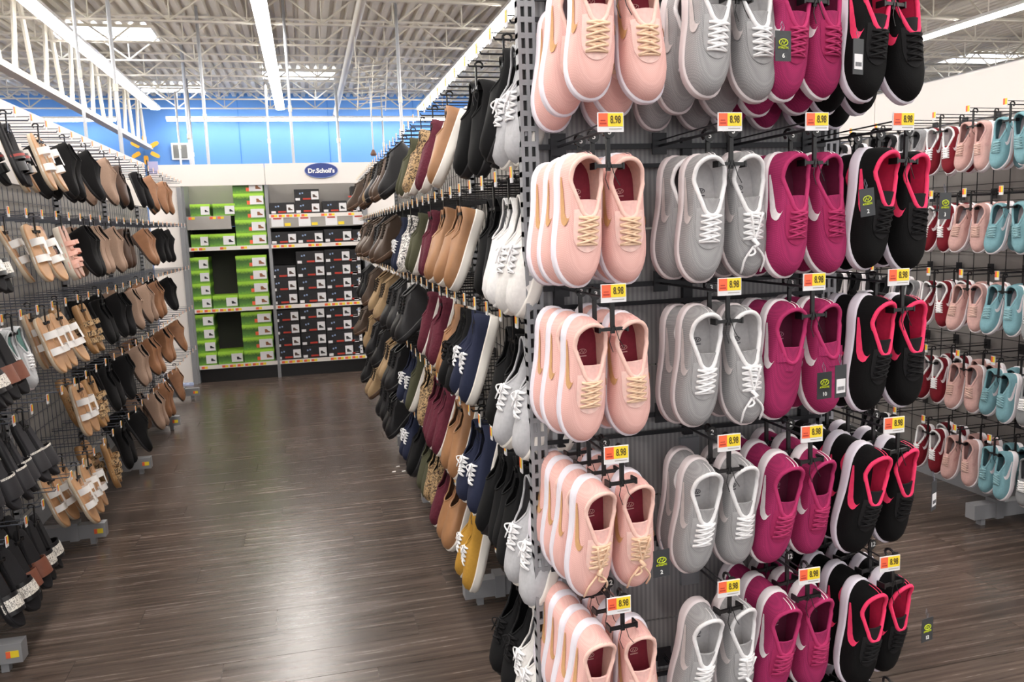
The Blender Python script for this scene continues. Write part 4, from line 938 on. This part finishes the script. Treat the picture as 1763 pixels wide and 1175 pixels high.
def shoe_icon(cx, cz, w_, m, yoff, k=0):
    b = MB(); s_ = w_
    L_ = [(-.5,-.3),(.5,-.3),(.5,-.12),(.1,.08),(-.1,.38),(-.5,.38)] if k != 2 else [(-.5,-.3),(.5,-.3),(.5,-.1),(0,.1),(-.5,.05)]
    n = len(L_); vs = [(cx+a*s_, y, cz+c_*s_) for y in (yoff-.0012, yoff) for a, c_ in L_]
    b.add(vs, [tuple(range(n)), tuple(range(2*n-1, n-1, -1))] + [(i, n+i, n+(i+1) % n, (i+1) % n) for i in range(n)])
    return b
cntb = {}
def shoe_box(x0, x1, z0, h, kind, icon, where, back=0, blur=''):
    w_ = x1-x0-.003; cx = (x0+x1)/2; d = .30
    m = M_BG if kind == 'green' else M_BK
    o = ob('shoe_box', MB().box(-w_/2, w_/2, .004, d, 0, h-.018).mesh('shoe_box', m), None, T(cx, DB+.012+back, z0))
    ob('lid', MB().box(-w_/2-.0015, w_/2+.0015, 0, d+.004, h-.034, h-.002).mesh('lid', m), o)
    lw = .44*w_ if kind == 'green' else .30*w_; lx = w_/2-lw/2-.03*w_ if kind == 'green' else w_/2-lw/2-.005
    lab = ob('label', MB().box(lx-lw/2, lx+lw/2, -.0012, .001, h*.14, h*.80).mesh('label', M_CARD), o)
    ic = {'tan': mat('icon_tan', '#8E5B3C', .6), 'dark': mat('icon_dark', '#2B2A2C', .6), 'brown': mat('icon_brown', '#4E3A34', .6)}[icon]
    ob('shoe_picture', shoe_icon(lx+lw*.18 if kind == 'green' else lx, h*.42, lw*(.40 if kind == 'green' else .6), ic, -.0014).mesh('shoe_picture', ic), lab)
    if kind == 'green':
        if icon == 'tan': ob('size_square', MB().box(lx-lw/2-.03, lx-lw/2, -.0012, .001, h*.14, h*.42).mesh('size_square', M_ORNG), o)
    else:
        ob('red_strip', MB().box(lx-lw/2-.085, lx-lw/2-.008, -.0012, .001, h*.14, h*.27).mesh('red_strip', M_INKR), o)
        ob('size_square', MB().box(-w_/2+.01, -w_/2+.055, -.0012, .001, h*.08, h*.28).mesh('size_square', M_CARD), o)
        ob('printed_icons', MB().box(-w_/2+.05, -w_/2+.065, -.0012, .001, h*.58, h*.7).box(-w_/2+.075, -w_/2+.09, -.0012, .001, h*.62, h*.74).mesh('printed_icons', mat('icon_blue', '#8FA3C8', .6)), o)
    tag(o, where, 'shoe box', '%s shoe boxes on the back shelves' % kind)
    return o
def stack(kind, zx0, zx1, sh_, n, h, icon, desc, back=0):
    zy = {'A': 320, 'B': 475, 'C': 780, 'D': 1060}[sh_]
    x0 = xz(zx0, zy)[0]; x1 = xz(zx1, zy)[0]
    lv = {1: [''], 2: ['bottom', 'top'], 3: ['bottom', 'middle', 'top'], 4: ['bottom', 'second', 'third', 'top'], 5: ['bottom', 'second', 'third', 'fourth', 'top']}[n]
    shn = {'A': 'top shelf', 'B': 'second shelf', 'C': 'third shelf', 'D': 'bottom shelf'}[sh_]
    for k in range(n):
        shoe_box(x0, x1, sz[sh_]+.001+k*h, h, kind, icon, ('%s shoe box, %s%s, %s' % (kind, (lv[k]+' of ' if n > 1 else ''), desc, shn)), back)
GH = .132; KH = .130
stack('green', 80, 182, 'A', 1, .125, 'dark', 'box at the left end')
stack('green', 196, 310, 'A', 1, .125, 'dark', 'box just left of the tall green stack')
stack('green', 316, 473, 'B', 5, GH, 'tan', 'tall five-box stack beside the centre post')
stack('green', 85, 176, 'B', 1, GH, 'dark', 'leftmost box')
stack('green', 178, 312, 'B', 1, GH, 'dark', 'box between the left end and the tall stack')
stack('green', 86, 192, 'C', 4, GH, 'dark', 'left-end stack')
stack('green', 196, 325, 'C', 1, GH, 'dark', 'single box in the gap')
stack('green', 328, 485, 'C', 4, GH, 'tan', 'stack beside the centre post')
stack('green', 98, 218, 'D', 4, GH, 'dark', 'left-end stack')
stack('green', 222, 352, 'D', 1, GH, 'dark', 'single box in the gap')
stack('green', 355, 510, 'D', 4, GH, 'tan', 'stack beside the centre post')
stack('black', 486, 611, 'A', 1, .12, 'brown', 'single box next to the tall green stack')
stack('black', 613, 740, 'A', 2, .125, 'brown', 'two-box stack under the oval sign')
stack('black', 753, 877, 'A', 1, .125, 'dark', 'single box right of the two-box stack')
stack('black', 902, 943, 'A', 2, .135, 'dark', 'narrow stack at the right end')
stack('black', 490, 622, 'B', 1, KH, 'brown', 'first black box from the centre post')
stack('black', 624, 757, 'B', 1, KH, 'dark', 'second black box from the centre post')
stack('black', 762, 902, 'B', 1, .14, 'dark', 'third black box from the centre post')
stack('black', 904, 950, 'B', 1, .13, 'dark', 'narrow black box at the right end')
stack('black', 495, 628, 'C', 3, .137, 'brown', 'first black stack from the centre post')
stack('black', 633, 774, 'C', 4, .137, 'brown', 'second black stack from the centre post')
stack('black', 777, 906, 'C', 4, .139, 'dark', 'third black stack from the centre post')
stack('black', 908, 958, 'C', 4, .137, 'dark', 'narrow black stack at the right end')
stack('black', 517, 647, 'D', 4, .132, 'brown', 'first black stack from the centre post')
stack('black', 650, 778, 'D', 4, .137, 'dark', 'second black stack from the centre post')
stack('black', 781, 912, 'D', 4, .137, 'dark', 'third black stack from the centre post')
stack('black', 914, 962, 'D', 4, .134, 'dark', 'narrow black stack at the right end')

# paper scraps on the floor
M_PAP = mat('paper', '#F2F0EE', .7)
for i, (px_, py_) in enumerate([(685, 804), (678, 813), (695, 812)]):
    r = cam_vec(px_-881.5, 587.5-py_, F_PX); r = r*(-CAM_H/r.z)
    b = MB(); s_ = .012
    b.add([(-s_, -s_*.6, .001), (s_, -s_*.8, .002), (s_*.9, s_*.7, .004), (-s_*.8, s_*.6, .0015), (0, 0, .005)], [(0, 1, 4), (1, 2, 4), (2, 3, 4), (3, 0, 4), (3, 2, 1, 0)])
    o = ob('paper_scrap', b.mesh('paper_scrap', M_PAP), None, T(r.x, r.y, 0)); tag(o, 'tiny white paper scrap on the floor, %s of three' % ['farthest', 'leftmost', 'rightmost'][i], 'scrap', 'paper scraps on the floor')
